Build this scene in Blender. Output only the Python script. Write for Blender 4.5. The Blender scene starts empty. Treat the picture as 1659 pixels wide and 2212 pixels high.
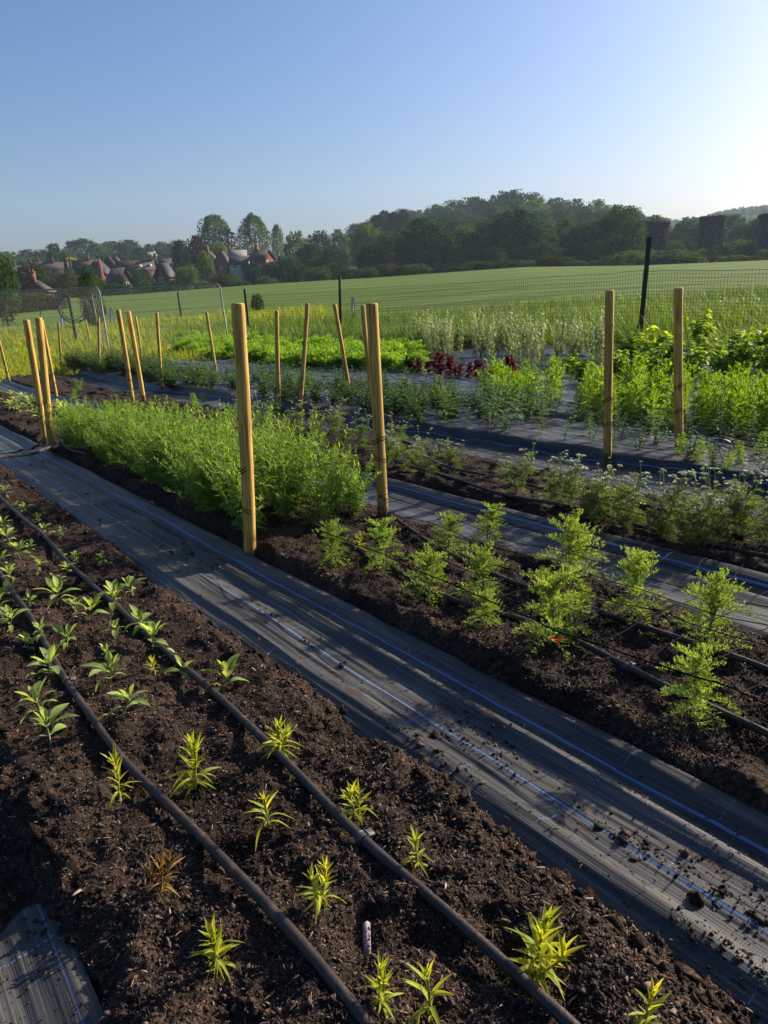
import bpy, math
import numpy as np
from mathutils import Matrix, Vector

# ------------------------------------------------------------------ camera, sky, sun, exposure
SC = bpy.context.scene
COL = SC.collection
EYE = 1.465                      # eye height above the soil at the photographer's feet
ROLL = math.radians(2.5)
F_, CX, CY = 1609.0, 829.5, 1106.0        # focal length and centre of the photograph in a 1659 x 2212 frame
PITCH = math.atan((CY - 605.0) * math.cos(ROLL) / F_)
fwd = np.array([0, math.cos(PITCH), -math.sin(PITCH)])
_r0 = np.array([1.0, 0, 0]); _u0 = np.array([0, math.sin(PITCH), math.cos(PITCH)])
rgt = _r0 * math.cos(ROLL) - _u0 * math.sin(ROLL)
upv = _u0 * math.cos(ROLL) + _r0 * math.sin(ROLL)

cam = bpy.data.cameras.new('camera'); cam_o = bpy.data.objects.new('camera', cam); COL.objects.link(cam_o)
cam.sensor_fit = 'VERTICAL'; cam.angle_y = 2 * math.atan(CY / F_)
cam.clip_start = 0.05; cam.clip_end = 6000
M = Matrix.Identity(4)
for i in range(3):
    M[i][0] = rgt[i]; M[i][1] = upv[i]; M[i][2] = -fwd[i]
M[2][3] = EYE
cam_o.matrix_world = M
SC.camera = cam_o

SUN_AZ, SUN_EL = math.radians(58), math.radians(26)   # azimuth measured from +Y towards +X
w = bpy.data.worlds.new('World'); SC.world = w; w.use_nodes = True
nt = w.node_tree; bg = nt.nodes['Background']
sky = nt.nodes.new('ShaderNodeTexSky'); sky.sky_type = 'NISHITA'; sky.sun_disc = False
sky.sun_elevation = SUN_EL; sky.sun_rotation = SUN_AZ
sky.air_density = 1.0; sky.dust_density = 2.8; sky.ozone_density = 5.5; sky.altitude = 50
tint = nt.nodes.new('ShaderNodeMixRGB'); tint.blend_type = 'MULTIPLY'; tint.inputs[0].default_value = 1; tint.inputs[2].default_value = (1.03, 0.965, 0.99, 1)
hsv = nt.nodes.new('ShaderNodeHueSaturation'); hsv.inputs['Saturation'].default_value = 1.16; nt.links.new(sky.outputs[0], hsv.inputs['Color']); nt.links.new(hsv.outputs[0], tint.inputs[1]); nt.links.new(tint.outputs[0], bg.inputs[0]); bg.inputs[1].default_value = 0.074

sl = bpy.data.lights.new('sun', 'SUN'); sun = bpy.data.objects.new('sun', sl); COL.objects.link(sun)
sl.energy = 5.0; sl.angle = math.radians(0.6); sl.color = (1.0, 0.89, 0.72)
sd = Vector((math.sin(SUN_AZ) * math.cos(SUN_EL), math.cos(SUN_AZ) * math.cos(SUN_EL), math.sin(SUN_EL)))
sun.rotation_euler = sd.to_track_quat('Z', 'Y').to_euler()
SC.view_settings.view_transform = 'Standard'; SC.view_settings.look = 'None'
SC.view_settings.exposure = 1.05; SC.view_settings.gamma = 1.0

# ------------------------------------------------------------------ maths helpers
RNG = np.random.default_rng(7)
PI = math.pi

def _hash(ix, iy, seed):
    h = (ix.astype(np.int64) * 374761393 + iy.astype(np.int64) * 668265263 + seed * 974634777) & 0xFFFFFFFF
    h = ((h ^ (h >> 13)) * 1274126177) & 0xFFFFFFFF
    h = ((h ^ (h >> 16)) * 2246822519) & 0xFFFFFFFF
    return ((h ^ (h >> 15)) & 0xFFFFFF) / float(0xFFFFFF)

def vnoise(x, y, seed=0):
    x = np.asarray(x, float); y = np.asarray(y, float)
    ix = np.floor(x); iy = np.floor(y); fx = x - ix; fy = y - iy
    u = fx * fx * fx * (fx * (fx * 6 - 15) + 10); v = fy * fy * fy * (fy * (fy * 6 - 15) + 10)
    a = _hash(ix, iy, seed); b = _hash(ix + 1, iy, seed); c = _hash(ix, iy + 1, seed); d = _hash(ix + 1, iy + 1, seed)
    return (a + (b - a) * u) * (1 - v) + (c + (d - c) * u) * v

def fbm(x, y, octv=4, seed=0, gain=0.5):
    s = 0; a = 1.0; tot = 0
    for k in range(octv):
        s = s + a * (vnoise(x * 2 ** k + 17.3 * k, y * 2 ** k - 9.1 * k, seed + k) - 0.5); tot += a; a *= gain
    return s / tot * 2

def worley(x, y, seed=0):
    x = np.asarray(x, float); y = np.asarray(y, float)
    ix = np.floor(x); iy = np.floor(y); best = np.full(x.shape, 9.0)
    for dx in (-1, 0, 1):
        for dy in (-1, 0, 1):
            cx = ix + dx + _hash(ix + dx, iy + dy, seed); cy = iy + dy + _hash(ix + dx, iy + dy, seed + 5)
            best = np.minimum(best, (cx - x) ** 2 + (cy - y) ** 2)
    return np.sqrt(best)

def sstep(a, b, x):
    t = np.clip((x - a) / (b - a), 0, 1); return t * t * (3 - 2 * t)

# rows of the garden run along the unit vector RD; RN points across them to the right
RA = math.radians(-36)
RD = np.array([math.sin(RA), math.cos(RA)]); RN = np.array([math.cos(RA), -math.sin(RA)])
def st2xy(s, t): return np.asarray(s) * RD[0] + np.asarray(t) * RN[0], np.asarray(s) * RD[1] + np.asarray(t) * RN[1]
def xy2st(x, y): return np.asarray(x) * RD[0] + np.asarray(y) * RD[1], np.asarray(x) * RN[0] + np.asarray(y) * RN[1]

FIELD_R = 130.0
def az2px(az): return CX + np.tan(az) * F_ / math.cos(PITCH)
def gz(x, y):
    """height of the land without the small relief of the beds"""
    x = np.asarray(x, float); y = np.asarray(y, float)
    r = np.hypot(x, y); az = np.clip(np.arctan2(x, np.maximum(y, 1e-3)), -0.9, 0.9); az = np.where(y < 0, np.sign(x) * 0.9, az)
    px = az2px(az)
    plane = -0.031 * y
    e = np.interp(px, [-300, 300, 600, 830, 1150, 1400, 1800], [-12, -6.5, 2.5, 5.5, 13.5, 6.5, 5])
    zf = EYE + e * FIELD_R / F_
    z20 = np.interp(px, [-300, 500, 1000, 1400, 1800], [-0.58, -0.56, -0.45, -0.2, -0.18])
    z32 = np.interp(px, [-300, 500, 1000, 1400, 1800], [-0.68, -0.62, -0.35, 0.02, 0.1])
    hil = np.interp(px, [-300, 0, 300, 600, 750, 900, 1110, 1300, 1400, 1500, 1800], [9, 11, 13, 9, 13, 19, 26, 20, 12, 3, 3])
    z200 = np.interp(px, [-300, 600, 1100, 1800], [0.4, 0.8, 3.0, 1.0])
    z300 = np.interp(px, [-300, 600, 1100, 1350, 1800], [5, 4.5, 13, 7, 1.0])
    near = sstep(13, 20, r)
    out = plane * (1 - near) + z20 * near
    seg = lambda a, b, z: sstep(a, b, r)
    k = np.clip((r - 20) / 12, 0, 1); out = np.where(r > 20, z20 + (z32 - z20) * k, out)
    k = np.clip((r - 32) / (FIELD_R - 32), 0, 1); out = np.where(r > 32, z32 + (zf - z32) * (1 - (1 - k) ** 1.35), out)
    k = sstep(FIELD_R, FIELD_R + 22, r); out = np.where(r > FIELD_R, zf - 1.6 * k, out)
    k = np.clip((r - 152) / 48, 0, 1); out = np.where(r > 152, (zf - 1.6) * (1 - k) + z200 * k, out)
    k = np.clip((r - 200) / 100, 0, 1); out = np.where(r > 200, z200 * (1 - k) + z300 * k, out)
    k = np.clip((r - 300) / 100, 0, 1); out = np.where(r > 300, z300 * (1 - k) + hil * k, out)
    k = np.clip((r - 430) / 500, 0, 1); out = np.where(r > 430, hil * (1 - k) + 2.0 * k, out)
    return out

BEDS = [(0.10, 1.30, 0.10, 40), (1.775, 3.02, 0.115, 40), (3.50, 4.72, 0.09, 40), (5.25, 6.70, 0.13, 40), (6.95, 8.3, 0.08, 40)]
def relief(s, t):
    """smooth height of the raised beds over the paths"""
    s = np.asarray(s, float); t = np.asarray(t, float)
    z = np.zeros(np.broadcast(s, t).shape)
    wob = 0.05 * fbm(s * 1.3, t * 0 + 3.1, 3, 3)
    for k, (a, b, h, s1) in enumerate(BEDS):
        wl = 0.16 if k != 1 else 0.13
        e = sstep(a + wob, a + wl + wob, t) * (1 - sstep(b - 0.17 + wob, b + wob, t))
        z = z + h * e * (1 - 0.9 * (np.exp(-((s - 9.45) / 0.3) ** 2) if k == 1 else 0))
    return z
def zs(s, t):
    x, y = st2xy(s, t); return gz(x, y) + relief(s, t)
def zxy(x, y):
    s, t = xy2st(x, y); return gz(x, y) + relief(s, t)

def ray(px, py):
    d = fwd * F_ + rgt * (px - CX) - upv * (py - CY); return d / np.linalg.norm(d)
_T = np.concatenate([np.linspace(0.8, 12, 1200), np.geomspace(12, 500, 1500)[1:]])
def G(px, py, h=0.0):
    """the point of the ground (raised by h) that the photograph shows at this place"""
    d = ray(px, py); x = d[0] * _T; y = d[1] * _T; z = EYE + d[2] * _T
    g = zxy(x, y) + h
    i = np.argmax(z < g)
    if z[i] >= g[i]: i = len(_T) - 1
    i = max(i, 1); a = (z[i - 1] - g[i - 1]); b = (g[i] - z[i]); k = a / (a + b) if a + b > 0 else 0
    T = _T[i - 1] + (_T[i] - _T[i - 1]) * k
    return np.array([d[0] * T, d[1] * T, EYE + d[2] * T])
def at_r(px, py, r):
    """the point seen at this place at horizontal distance r"""
    d = ray(px, py); k = r / math.hypot(d[0], d[1]); return np.array([d[0] * k, d[1] * k, EYE + d[2] * k])

# ------------------------------------------------------------------ object helpers
def link(o, parent=None):
    COL.objects.link(o)
    if parent is not None: o.parent = parent
    return o
def tag(o, label=None, cat=None, group=None, kind=None):
    if label: o['label'] = label
    if cat: o['category'] = cat
    if group: o['group'] = group
    if kind: o['kind'] = kind
    return o
def thing(name, label, cat, loc, rz=0.0, scale=1.0, group=None, tilt=(0, 0)):
    o = link(bpy.data.objects.new(name, None)); o.empty_display_size = 0.1
    o.location = [float(v) for v in loc]; o.rotation_euler = (tilt[0], tilt[1], rz)
    o.scale = (scale,) * 3 if np.isscalar(scale) else scale
    return tag(o, label, cat, group)
def part(name, mesh, parent):
    return link(bpy.data.objects.new(name, mesh), parent)

class MB:
    def __init__(self): self.v = []; self.f = []; self.n = 0; self.uv = []
    def add(self, V, Fs, uv=None):
        V = np.asarray(V, float).reshape(-1, 3); Fs = np.asarray(Fs, np.int64)
        self.v.append(V); self.f.append(Fs + self.n); self.n += len(V)
        return self
    def mesh(self, name, mat, smooth=False):
        me = bpy.data.meshes.new(name)
        if not self.v: return me
        V = np.concatenate(self.v).astype(np.float32)
        idx = np.concatenate([f.ravel() for f in self.f]).astype(np.int32)
        tot = np.concatenate([np.full(len(f), f.shape[1]) for f in self.f]).astype(np.int32)
        me.vertices.add(len(V)); me.vertices.foreach_set('co', V.ravel())
        me.loops.add(len(idx)); me.loops.foreach_set('vertex_index', idx)
        me.polygons.add(len(tot)); me.polygons.foreach_set('loop_start', np.concatenate([[0], np.cumsum(tot)[:-1]]).astype(np.int32))
        if smooth: me.polygons.foreach_set('use_smooth', np.ones(len(tot), bool))
        me.update(calc_edges=True); me.validate()
        if mat: me.materials.append(mat)
        return me
    def build(self, name, mat, parent=None, smooth=False):
        return part(name, self.mesh(name, mat, smooth), parent)
    # --- solids
    def box(self, c, size, R=None):
        h = np.array(size) / 2
        V = np.array([[x, y, z] for x in (-1, 1) for y in (-1, 1) for z in (-1, 1)]) * h
        if R is not None: V = V @ np.asarray(R).T
        return self.add(V + np.asarray(c), [[0, 1, 3, 2], [4, 6, 7, 5], [0, 4, 5, 1], [2, 3, 7, 6], [0, 2, 6, 4], [1, 5, 7, 3]])
    def tube(self, pts, rad, sides=6, cap=True):
        P = np.asarray(pts, float); n = len(P); rad = np.broadcast_to(np.asarray(rad, float), (n,))
        T = np.gradient(P, axis=0); T /= np.linalg.norm(T, axis=1)[:, None] + 1e-12
        ref = np.array([0, 0, 1.0]) if abs(T[0][2]) < 0.9 else np.array([1.0, 0, 0])
        U = np.cross(T, ref); U /= np.linalg.norm(U, axis=1)[:, None] + 1e-9; W = np.cross(T, U)
        a = np.arange(sides) * 2 * PI / sides
        V = P[:, None] + rad[:, None, None] * (np.cos(a)[None, :, None] * U[:, None] + np.sin(a)[None, :, None] * W[:, None])
        i = np.arange(n - 1)[:, None] * sides; j = np.arange(sides)[None]; k = (j + 1) % sides
        Fq = np.stack([i + j, i + k, i + sides + k, i + sides + j], -1).reshape(-1, 4)
        self.add(V, Fq)
        if cap:
            b = self.n - n * sides
            self.f.append(np.array([list(range(b, b + sides))])); self.f.append(np.array([list(range(b + (n - 1) * sides, b + n * sides))[::-1]]))
        return self
    def quads(self, P):      # P (m,4,3)
        m = len(P); return self.add(P.reshape(-1, 3), np.arange(m * 4).reshape(-1, 4))
    def place(self, tpl, pos, az, el, L, W=None, roll=0):
        """copies of a leaf template (length +X, width Y, normal Z)"""
        V, Fs = tpl; pos = np.asarray(pos, float).reshape(-1, 3); m = len(pos)
        if m == 0: return self
        az, el, L, roll = [np.broadcast_to(np.asarray(q, float), (m,)) for q in (az, el, L, roll)]
        W = L if W is None else np.broadcast_to(np.asarray(W, float), (m,))
        X = np.stack([np.cos(az) * np.cos(el), np.sin(az) * np.cos(el), np.sin(el)], 1)
        Y0 = np.stack([-np.sin(az), np.cos(az), 0 * az], 1); Z0 = np.cross(X, Y0)
        Y = Y0 * np.cos(roll)[:, None] + Z0 * np.sin(roll)[:, None]; Z = np.cross(X, Y)
        P = pos[:, None] + V[None, :, 0:1] * (X * L[:, None])[:, None] + V[None, :, 1:2] * (Y * W[:, None])[:, None] + V[None, :, 2:3] * (Z * L[:, None])[:, None]
        nv = len(V)
        return self.add(P.reshape(-1, 3), (Fs[None] + (np.arange(m) * nv)[:, None, None]).reshape(-1, Fs.shape[1]))

def leaf_tpl(prof, droop=0.25, fold=0.25, seg=5, curl=0.0):
    """prof: half widths along the leaf; three vertices across so that the midrib folds"""
    x = np.linspace(0, 1, seg + 1); hw = np.interp(x, np.linspace(0, 1, len(prof)), prof)
    z = -droop * x ** 2 + curl * np.sin(x * PI)
    V = []
    for i in range(seg + 1):
        V += [[x[i], -hw[i], z[i] + fold * hw[i]], [x[i], 0, z[i]], [x[i], hw[i], z[i] + fold * hw[i]]]
    Fs = []
    for i in range(seg):
        a = i * 3; Fs += [[a, a + 3, a + 4, a + 1], [a + 1, a + 4, a + 5, a + 2]]
    return np.array(V, float), np.array(Fs)
def blade_tpl(w=0.05, droop=0.3, seg=3):
    x = np.linspace(0, 1, seg + 1); hw = w * (1 - x ** 1.6) + 0.002; hw[0] *= 0.8
    V = []; Fs = []
    for i in range(seg + 1): V += [[x[i], -hw[i], -droop * x[i] ** 2.2], [x[i], hw[i], -droop * x[i] ** 2.2]]
    for i in range(seg): a = 2 * i; Fs.append([a, a + 2, a + 3, a + 1])
    return np.array(V, float), np.array(Fs)
DIAMOND = (np.array([[0, 0, 0], [0.45, -0.5, 0.05], [1, 0, -0.05], [0.45, 0.5, 0.05]], float), np.array([[0, 1, 2, 3]]))
QUAD = (np.array([[-.5, -.5, 0], [.5, -.35, .1], [.45, .5, 0], [-.4, .45, .12]], float), np.array([[0, 1, 2, 3]]))

# ------------------------------------------------------------------ materials
def new_mat(name):
    m = bpy.data.materials.new(name); m.use_nodes = True; n = m.node_tree.nodes
    return m, n, m.node_tree.links, n['Principled BSDF'], n['Material Output']
def ramp(n, stops):
    r = n.new('ShaderNodeValToRGB'); e = r.color_ramp.elements
    while len(e) < len(stops): e.new(0.5)
    for q, (p, c) in zip(e, stops): q.position = p; q.color = (*c, 1)
    return r
def leaf_mat(name, stops, trans=0.45, tcol=None, rough=0.5, spec=0.18, nscale=30.0, tboost=1.35, ovar=0.22, ivar=0.6):
    m, n, L, b, out = new_mat(name)
    g = n.new('ShaderNodeNewGeometry'); oi = n.new('ShaderNodeObjectInfo')
    tc = n.new('ShaderNodeTexCoord'); no = n.new('ShaderNodeTexNoise'); no.inputs['Scale'].default_value = nscale; no.inputs['Detail'].default_value = 3
    L.new(tc.outputs['Object'], no.inputs['Vector'])
    a = n.new('ShaderNodeMath'); a.operation = 'MULTIPLY_ADD'; L.new(g.outputs['Random Per Island'], a.inputs[0]); a.inputs[1].default_value = ivar
    b2 = n.new('ShaderNodeMath'); b2.operation = 'MULTIPLY_ADD'; L.new(no.outputs[0], b2.inputs[0]); b2.inputs[1].default_value = 0.5; b2.inputs[2].default_value = -0.17
    L.new(b2.outputs[0], a.inputs[2])
    c2 = n.new('ShaderNodeMath'); c2.operation = 'MULTIPLY_ADD'; L.new(oi.outputs['Random'], c2.inputs[0]); c2.inputs[1].default_value = ovar; L.new(a.outputs[0], c2.inputs[2])
    r = ramp(n, stops); L.new(c2.outputs[0], r.inputs[0]); L.new(r.outputs[0], b.inputs['Base Color'])
    b.inputs['Roughness'].default_value = rough; b.inputs['Specular IOR Level'].default_value = spec
    t = n.new('ShaderNodeBsdfTranslucent'); mx = n.new('ShaderNodeMixRGB'); mx.blend_type = 'MULTIPLY'; mx.inputs[0].default_value = 1
    L.new(r.outputs[0], mx.inputs[1]); tc_ = tcol or (1.25, 1.1, 0.45); mx.inputs[2].default_value = (*[q * tboost for q in tc_], 1)
    L.new(mx.outputs[0], t.inputs['Color'])
    s = n.new('ShaderNodeMixShader'); s.inputs[0].default_value = trans
    L.new(b.outputs[0], s.inputs[1]); L.new(t.outputs[0], s.inputs[2]); L.new(s.outputs[0], out.inputs['Surface'])
    return m
def noise_mat(name, stops, scale=8.0, rough=0.8, bump=0.0, bscale=40.0, spec=0.3, stretch=(1, 1, 1), metal=0.0, coord='Object', detail=5):
    m, n, L, b, out = new_mat(name)
    tc = n.new('ShaderNodeTexCoord'); mp = n.new('ShaderNodeMapping'); mp.inputs['Scale'].default_value = stretch
    L.new(tc.outputs[coord], mp.inputs[0])
    no = n.new('ShaderNodeTexNoise'); no.inputs['Scale'].default_value = scale; no.inputs['Detail'].default_value = detail; L.new(mp.outputs[0], no.inputs['Vector'])
    r = ramp(n, stops); L.new(no.outputs[0], r.inputs[0]); L.new(r.outputs[0], b.inputs['Base Color'])
    b.inputs['Roughness'].default_value = rough; b.inputs['Specular IOR Level'].default_value = spec; b.inputs['Metallic'].default_value = metal
    if bump:
        n2 = n.new('ShaderNodeTexNoise'); n2.inputs['Scale'].default_value = bscale; n2.inputs['Detail'].default_value = 6; L.new(mp.outputs[0], n2.inputs['Vector'])
        bp = n.new('ShaderNodeBump'); bp.inputs['Strength'].default_value = bump; bp.inputs['Distance'].default_value = 0.02
        L.new(n2.outputs[0], bp.inputs['Height']); L.new(bp.outputs[0], b.inputs['Normal'])
    return m
def island_mat(name, stops, rough=0.9, trans=0.0):
    m, n, L, b, out = new_mat(name)
    g = n.new('ShaderNodeNewGeometry'); r = ramp(n, stops); L.new(g.outputs['Random Per Island'], r.inputs[0]); L.new(r.outputs[0], b.inputs['Base Color'])
    b.inputs['Roughness'].default_value = rough; b.inputs['Specular IOR Level'].default_value = 0.25
    return m

def patches(m, lo=.62, hi=1.45):
    """damp and dry patches of the soil"""
    n = m.node_tree.nodes; L = m.node_tree.links; b = n['Principled BSDF']; src = b.inputs['Base Color'].links[0].from_socket
    gm = n.new('ShaderNodeNewGeometry'); a = n.new('ShaderNodeTexNoise'); a.inputs['Scale'].default_value = 2.6; a.inputs['Detail'].default_value = 5; L.new(gm.outputs['Position'], a.inputs['Vector'])
    q = n.new('ShaderNodeMapRange'); q.inputs[1].default_value = .34; q.inputs[2].default_value = .64; q.inputs[3].default_value = lo; q.inputs[4].default_value = hi; L.new(a.outputs[0], q.inputs[0])
    h = n.new('ShaderNodeHueSaturation'); L.new(src, h.inputs['Color']); L.new(q.outputs[0], h.inputs['Value']); L.new(h.outputs[0], b.inputs['Base Color']); return m
SOIL = noise_mat('soil', [(0.25, (0.010, 0.0065, 0.005)), (0.47, (0.028, 0.0175, 0.0125)), (0.64, (0.064, 0.038, 0.027)), (0.8, (0.125, 0.08, 0.058))], scale=55, rough=0.95, bump=0.9, bscale=160, spec=0.15, detail=9)
CRUMB = island_mat('soil_crumb', [(0.0, (0.009, 0.006, 0.005)), (0.5, (0.030, 0.019, 0.014)), (0.85, (0.072, 0.044, 0.032)), (1.0, (0.13, 0.083, 0.062))])
CHIP = island_mat('wood_chip', [(0.0, (0.022, 0.014, 0.010)), (0.5, (0.065, 0.040, 0.028)), (0.8, (0.15, 0.10, 0.07)), (0.95, (0.30, 0.22, 0.155)), (1.0, (0.42, 0.34, 0.25))])

def zfull(s, t):
    """height of the soil with its clods where there is a bed, smooth elsewhere"""
    s = np.asarray(s, float); t = np.asarray(t, float); z = zs(s, t)
    for k in (0, 1, 2):
        a, b, _, _ = BEDS[k]; z = np.where((t > a) & (t < b) & (s > .1), bed_z(k)(s, t), z)
    return z
patches(SOIL); patches(CRUMB); patches(CHIP, .75, 1.25)
def fabric_mat(name, lines, cross=0.33, soilamt=0.5, crossph=0.26, base=(0.023, 0.022, 0.0215), soilthr=0.0, spec=.28, rough=.48):
    """woven black ground cover; UV holds (metres along the row, metres across it)"""
    m, n, L, b, out = new_mat(name)
    uv = n.new('ShaderNodeUVMap'); uv.uv_map = 'st'; sp = n.new('ShaderNodeSeparateXYZ'); L.new(uv.outputs[0], sp.inputs[0])
    def math_(op, a, bb=None, c=None):
        q = n.new('ShaderNodeMath'); q.operation = op
        for i, v in enumerate((a, bb, c)):
            if v is None: continue
            if isinstance(v, (int, float)): q.inputs[i].default_value = v
            else: L.new(v, q.inputs[i])
        return q.outputs[0]
    def noise(scale, st, detail=4):
        mp = n.new('ShaderNodeMapping'); mp.inputs['Scale'].default_value = (*st, 1); L.new(uv.outputs[0], mp.inputs[0])
        q = n.new('ShaderNodeTexNoise'); q.inputs['Scale'].default_value = scale; q.inputs['Detail'].default_value = detail; L.new(mp.outputs[0], q.inputs['Vector']); return q.outputs[0]
    s_, t_ = sp.outputs[0], sp.outputs[1]
    wob = math_('MULTIPLY_ADD', noise(3, (1, 0.2)), 0.02, -0.01)
    tw = math_('ADD', t_, wob)
    mask = None
    for (tl, wd, amt) in lines:
        d = math_('ABSOLUTE', math_('SUBTRACT', tw, tl)); k = math_('MULTIPLY', math_('LESS_THAN', d, wd), amt)
        mask = k if mask is None else math_('MAXIMUM', mask, k)
    # zig-zag stitch along the blue threads
    st = math_('MULTIPLY_ADD', math_('SINE', math_('MULTIPLY', s_, 1100.0)), 0.3, 0.7)
    mask = math_('MULTIPLY', mask, st)
    sw = math_('ADD', s_, math_('MULTIPLY', noise(4, (0.2, 1)), 0.06))
    fr = math_('ABSOLUTE', math_('SUBTRACT', math_('FRACT', math_('MULTIPLY', math_('ADD', sw, crossph), 1 / cross)), 0.5))
    cm = math_('LESS_THAN', fr, 0.0028 / cross * 0.6)
    dash = math_('GREATER_THAN', math_('SINE', math_('MULTIPLY', t_, 420.0)), -0.3)
    cm = math_('MULTIPLY', math_('MULTIPLY', cm, dash), math_('MULTIPLY', sstep_node(n, L, noise(5, (1, 1)), 0.42, 0.6), 0.75))
    mask = math_('MAXIMUM', mask, cm)
    dust = noise(2.2, (0.5, 3.2), 6); fine = noise(26, (0.12, 6), 4)
    mixv = math_('MULTIPLY_ADD', fine, 0.5, math_('MULTIPLY', dust, 0.6))
    r = ramp(n, [(0.36, base), (0.54, tuple(c * 1.9 for c in base)), (0.70, (0.115, 0.107, 0.098))]); L.new(mixv, r.inputs[0])
    soiln = math_('ADD', noise(3.0, (1, 3.0), 9), soilthr)
    sm = sstep_node(n, L, soiln, 0.62, 0.68)
    rs = ramp(n, [(0.3, (0.012, 0.008, 0.006)), (0.55, (0.045, 0.028, 0.02)), (0.75, (0.12, 0.08, 0.06))]); L.new(noise(120, (1, 1), 6), rs.inputs[0])
    m1 = n.new('ShaderNodeMixRGB'); L.new(math_('MULTIPLY', sm, soilamt), m1.inputs[0]); L.new(r.outputs[0], m1.inputs[1]); L.new(rs.outputs[0], m1.inputs[2])
    m2 = n.new('ShaderNodeMixRGB'); L.new(mask, m2.inputs[0]); L.new(m1.outputs[0], m2.inputs[1]); m2.inputs[2].default_value = (0.13, 0.27, 0.56, 1)
    L.new(m2.outputs[0], b.inputs['Base Color'])
    b.inputs['Roughness'].default_value = rough; b.inputs['Specular IOR Level'].default_value = spec
    weave = math_('ADD', math_('SINE', math_('MULTIPLY', t_, 1800.0)), math_('MULTIPLY', math_('SINE', math_('MULTIPLY', s_, 900.0)), 0.8))
    hgt = math_('ADD', math_('MULTIPLY', weave, 0.05), math_('ADD', math_('MULTIPLY', fine, 1.6), math_('MULTIPLY', sm, 1.2)))
    bp = n.new('ShaderNodeBump'); bp.inputs['Strength'].default_value = 0.35; bp.inputs['Distance'].default_value = 0.004
    L.new(hgt, bp.inputs['Height']); L.new(bp.outputs[0], b.inputs['Normal'])
    return m
def sstep_node(n, L, val, a, b):
    q = n.new('ShaderNodeMapRange'); q.interpolation_type = 'SMOOTHSTEP'; q.inputs[1].default_value = a; q.inputs[2].default_value = b; L.new(val, q.inputs[0]); return q.outputs[0]

WOOD = None
def make_wood():
    m, n, L, b, out = new_mat('treated_wood')
    tc = n.new('ShaderNodeTexCoord'); oi = n.new('ShaderNodeObjectInfo')
    ad = n.new('ShaderNodeVectorMath'); ad.operation = 'ADD'; L.new(tc.outputs['Object'], ad.inputs[0])
    cb = n.new('ShaderNodeCombineXYZ'); L.new(oi.outputs['Random'], cb.inputs[2]); L.new(oi.outputs['Random'], cb.inputs[0]); L.new(cb.outputs[0], ad.inputs[1])
    mp = n.new('ShaderNodeMapping'); mp.inputs['Scale'].default_value = (1, 1, 0.045); L.new(ad.outputs[0], mp.inputs[0])
    no = n.new('ShaderNodeTexNoise'); no.inputs['Scale'].default_value = 85; no.inputs['Detail'].default_value = 5; no.inputs['Distortion'].default_value = 0.6; L.new(mp.outputs[0], no.inputs['Vector'])
    vo = n.new('ShaderNodeTexVoronoi'); vo.inputs['Scale'].default_value = 5.0; L.new(ad.outputs[0], vo.inputs['Vector'])
    kn = n.new('ShaderNodeMapRange'); kn.inputs[1].default_value = 0.06; kn.inputs[2].default_value = 0.15; kn.inputs[3].default_value = 0.45; kn.inputs[4].default_value = 1.0; L.new(vo.outputs['Distance'], kn.inputs[0])
    r = ramp(n, [(0.30, (0.13, 0.065, 0.016)), (0.42, (0.34, 0.19, 0.040)), (0.56, (0.47, 0.295, 0.066)), (0.7, (0.58, 0.40, 0.115))]); L.new(no.outputs[0], r.inputs[0])
    mx = n.new('ShaderNodeMixRGB'); mx.blend_type = 'MULTIPLY'; mx.inputs[0].default_value = 1; L.new(r.outputs[0], mx.inputs[1]); L.new(kn.outputs[0], mx.inputs[2])
    sx = n.new('ShaderNodeSeparateXYZ'); L.new(tc.outputs['Object'], sx.inputs[0]); n3 = n.new('ShaderNodeTexNoise'); n3.inputs['Scale'].default_value = 22; n3.inputs['Detail'].default_value = 5; L.new(ad.outputs[0], n3.inputs['Vector'])
    sub = n.new('ShaderNodeMath'); sub.operation = 'MULTIPLY_ADD'; L.new(n3.outputs[0], sub.inputs[0]); sub.inputs[1].default_value = -.28; L.new(sx.outputs[2], sub.inputs[2])
    md = n.new('ShaderNodeMapRange'); md.inputs[1].default_value = -.09; md.inputs[2].default_value = .0; md.inputs[3].default_value = .85; md.inputs[4].default_value = 0; L.new(sub.outputs[0], md.inputs[0])
    mud = n.new('ShaderNodeMixRGB'); mud.inputs[2].default_value = (.035, .022, .015, 1); L.new(md.outputs[0], mud.inputs[0]); L.new(mx.outputs[0], mud.inputs[1]); mx = mud
    hs = n.new('ShaderNodeHueSaturation'); L.new(mx.outputs[0], hs.inputs['Color'])
    vr = n.new('ShaderNodeMapRange'); vr.inputs[3].default_value = 0.98; vr.inputs[4].default_value = 1.28; L.new(oi.outputs['Random'], vr.inputs[0]); L.new(vr.outputs[0], hs.inputs['Value'])
    L.new(hs.outputs[0], b.inputs['Base Color']); b.inputs['Roughness'].default_value = 0.75; b.inputs['Specular IOR Level'].default_value = 0.25
    bp = n.new('ShaderNodeBump'); bp.inputs['Strength'].default_value = 0.5; bp.inputs['Distance'].default_value = 0.004; L.new(no.outputs[0], bp.inputs['Height']); L.new(bp.outputs[0], b.inputs['Normal'])
    return m
WOOD = make_wood()
PIPE = noise_mat('pipe_plastic', [(0.35, (0.016, 0.011, 0.010)), (0.6, (0.034, 0.022, 0.019)), (0.75, (0.085, 0.055, 0.043))], scale=14, rough=0.5, spec=0.4, bump=0.15, bscale=90)
BLACK = noise_mat('black_plastic', [(0.3, (0.010, 0.010, 0.011)), (0.7, (0.03, 0.03, 0.032))], scale=30, rough=0.5)
GREYP = noise_mat('grey_plastic', [(0.3, (0.035, 0.037, 0.04)), (0.7, (0.075, 0.078, 0.08))], scale=60, rough=0.55)
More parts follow.
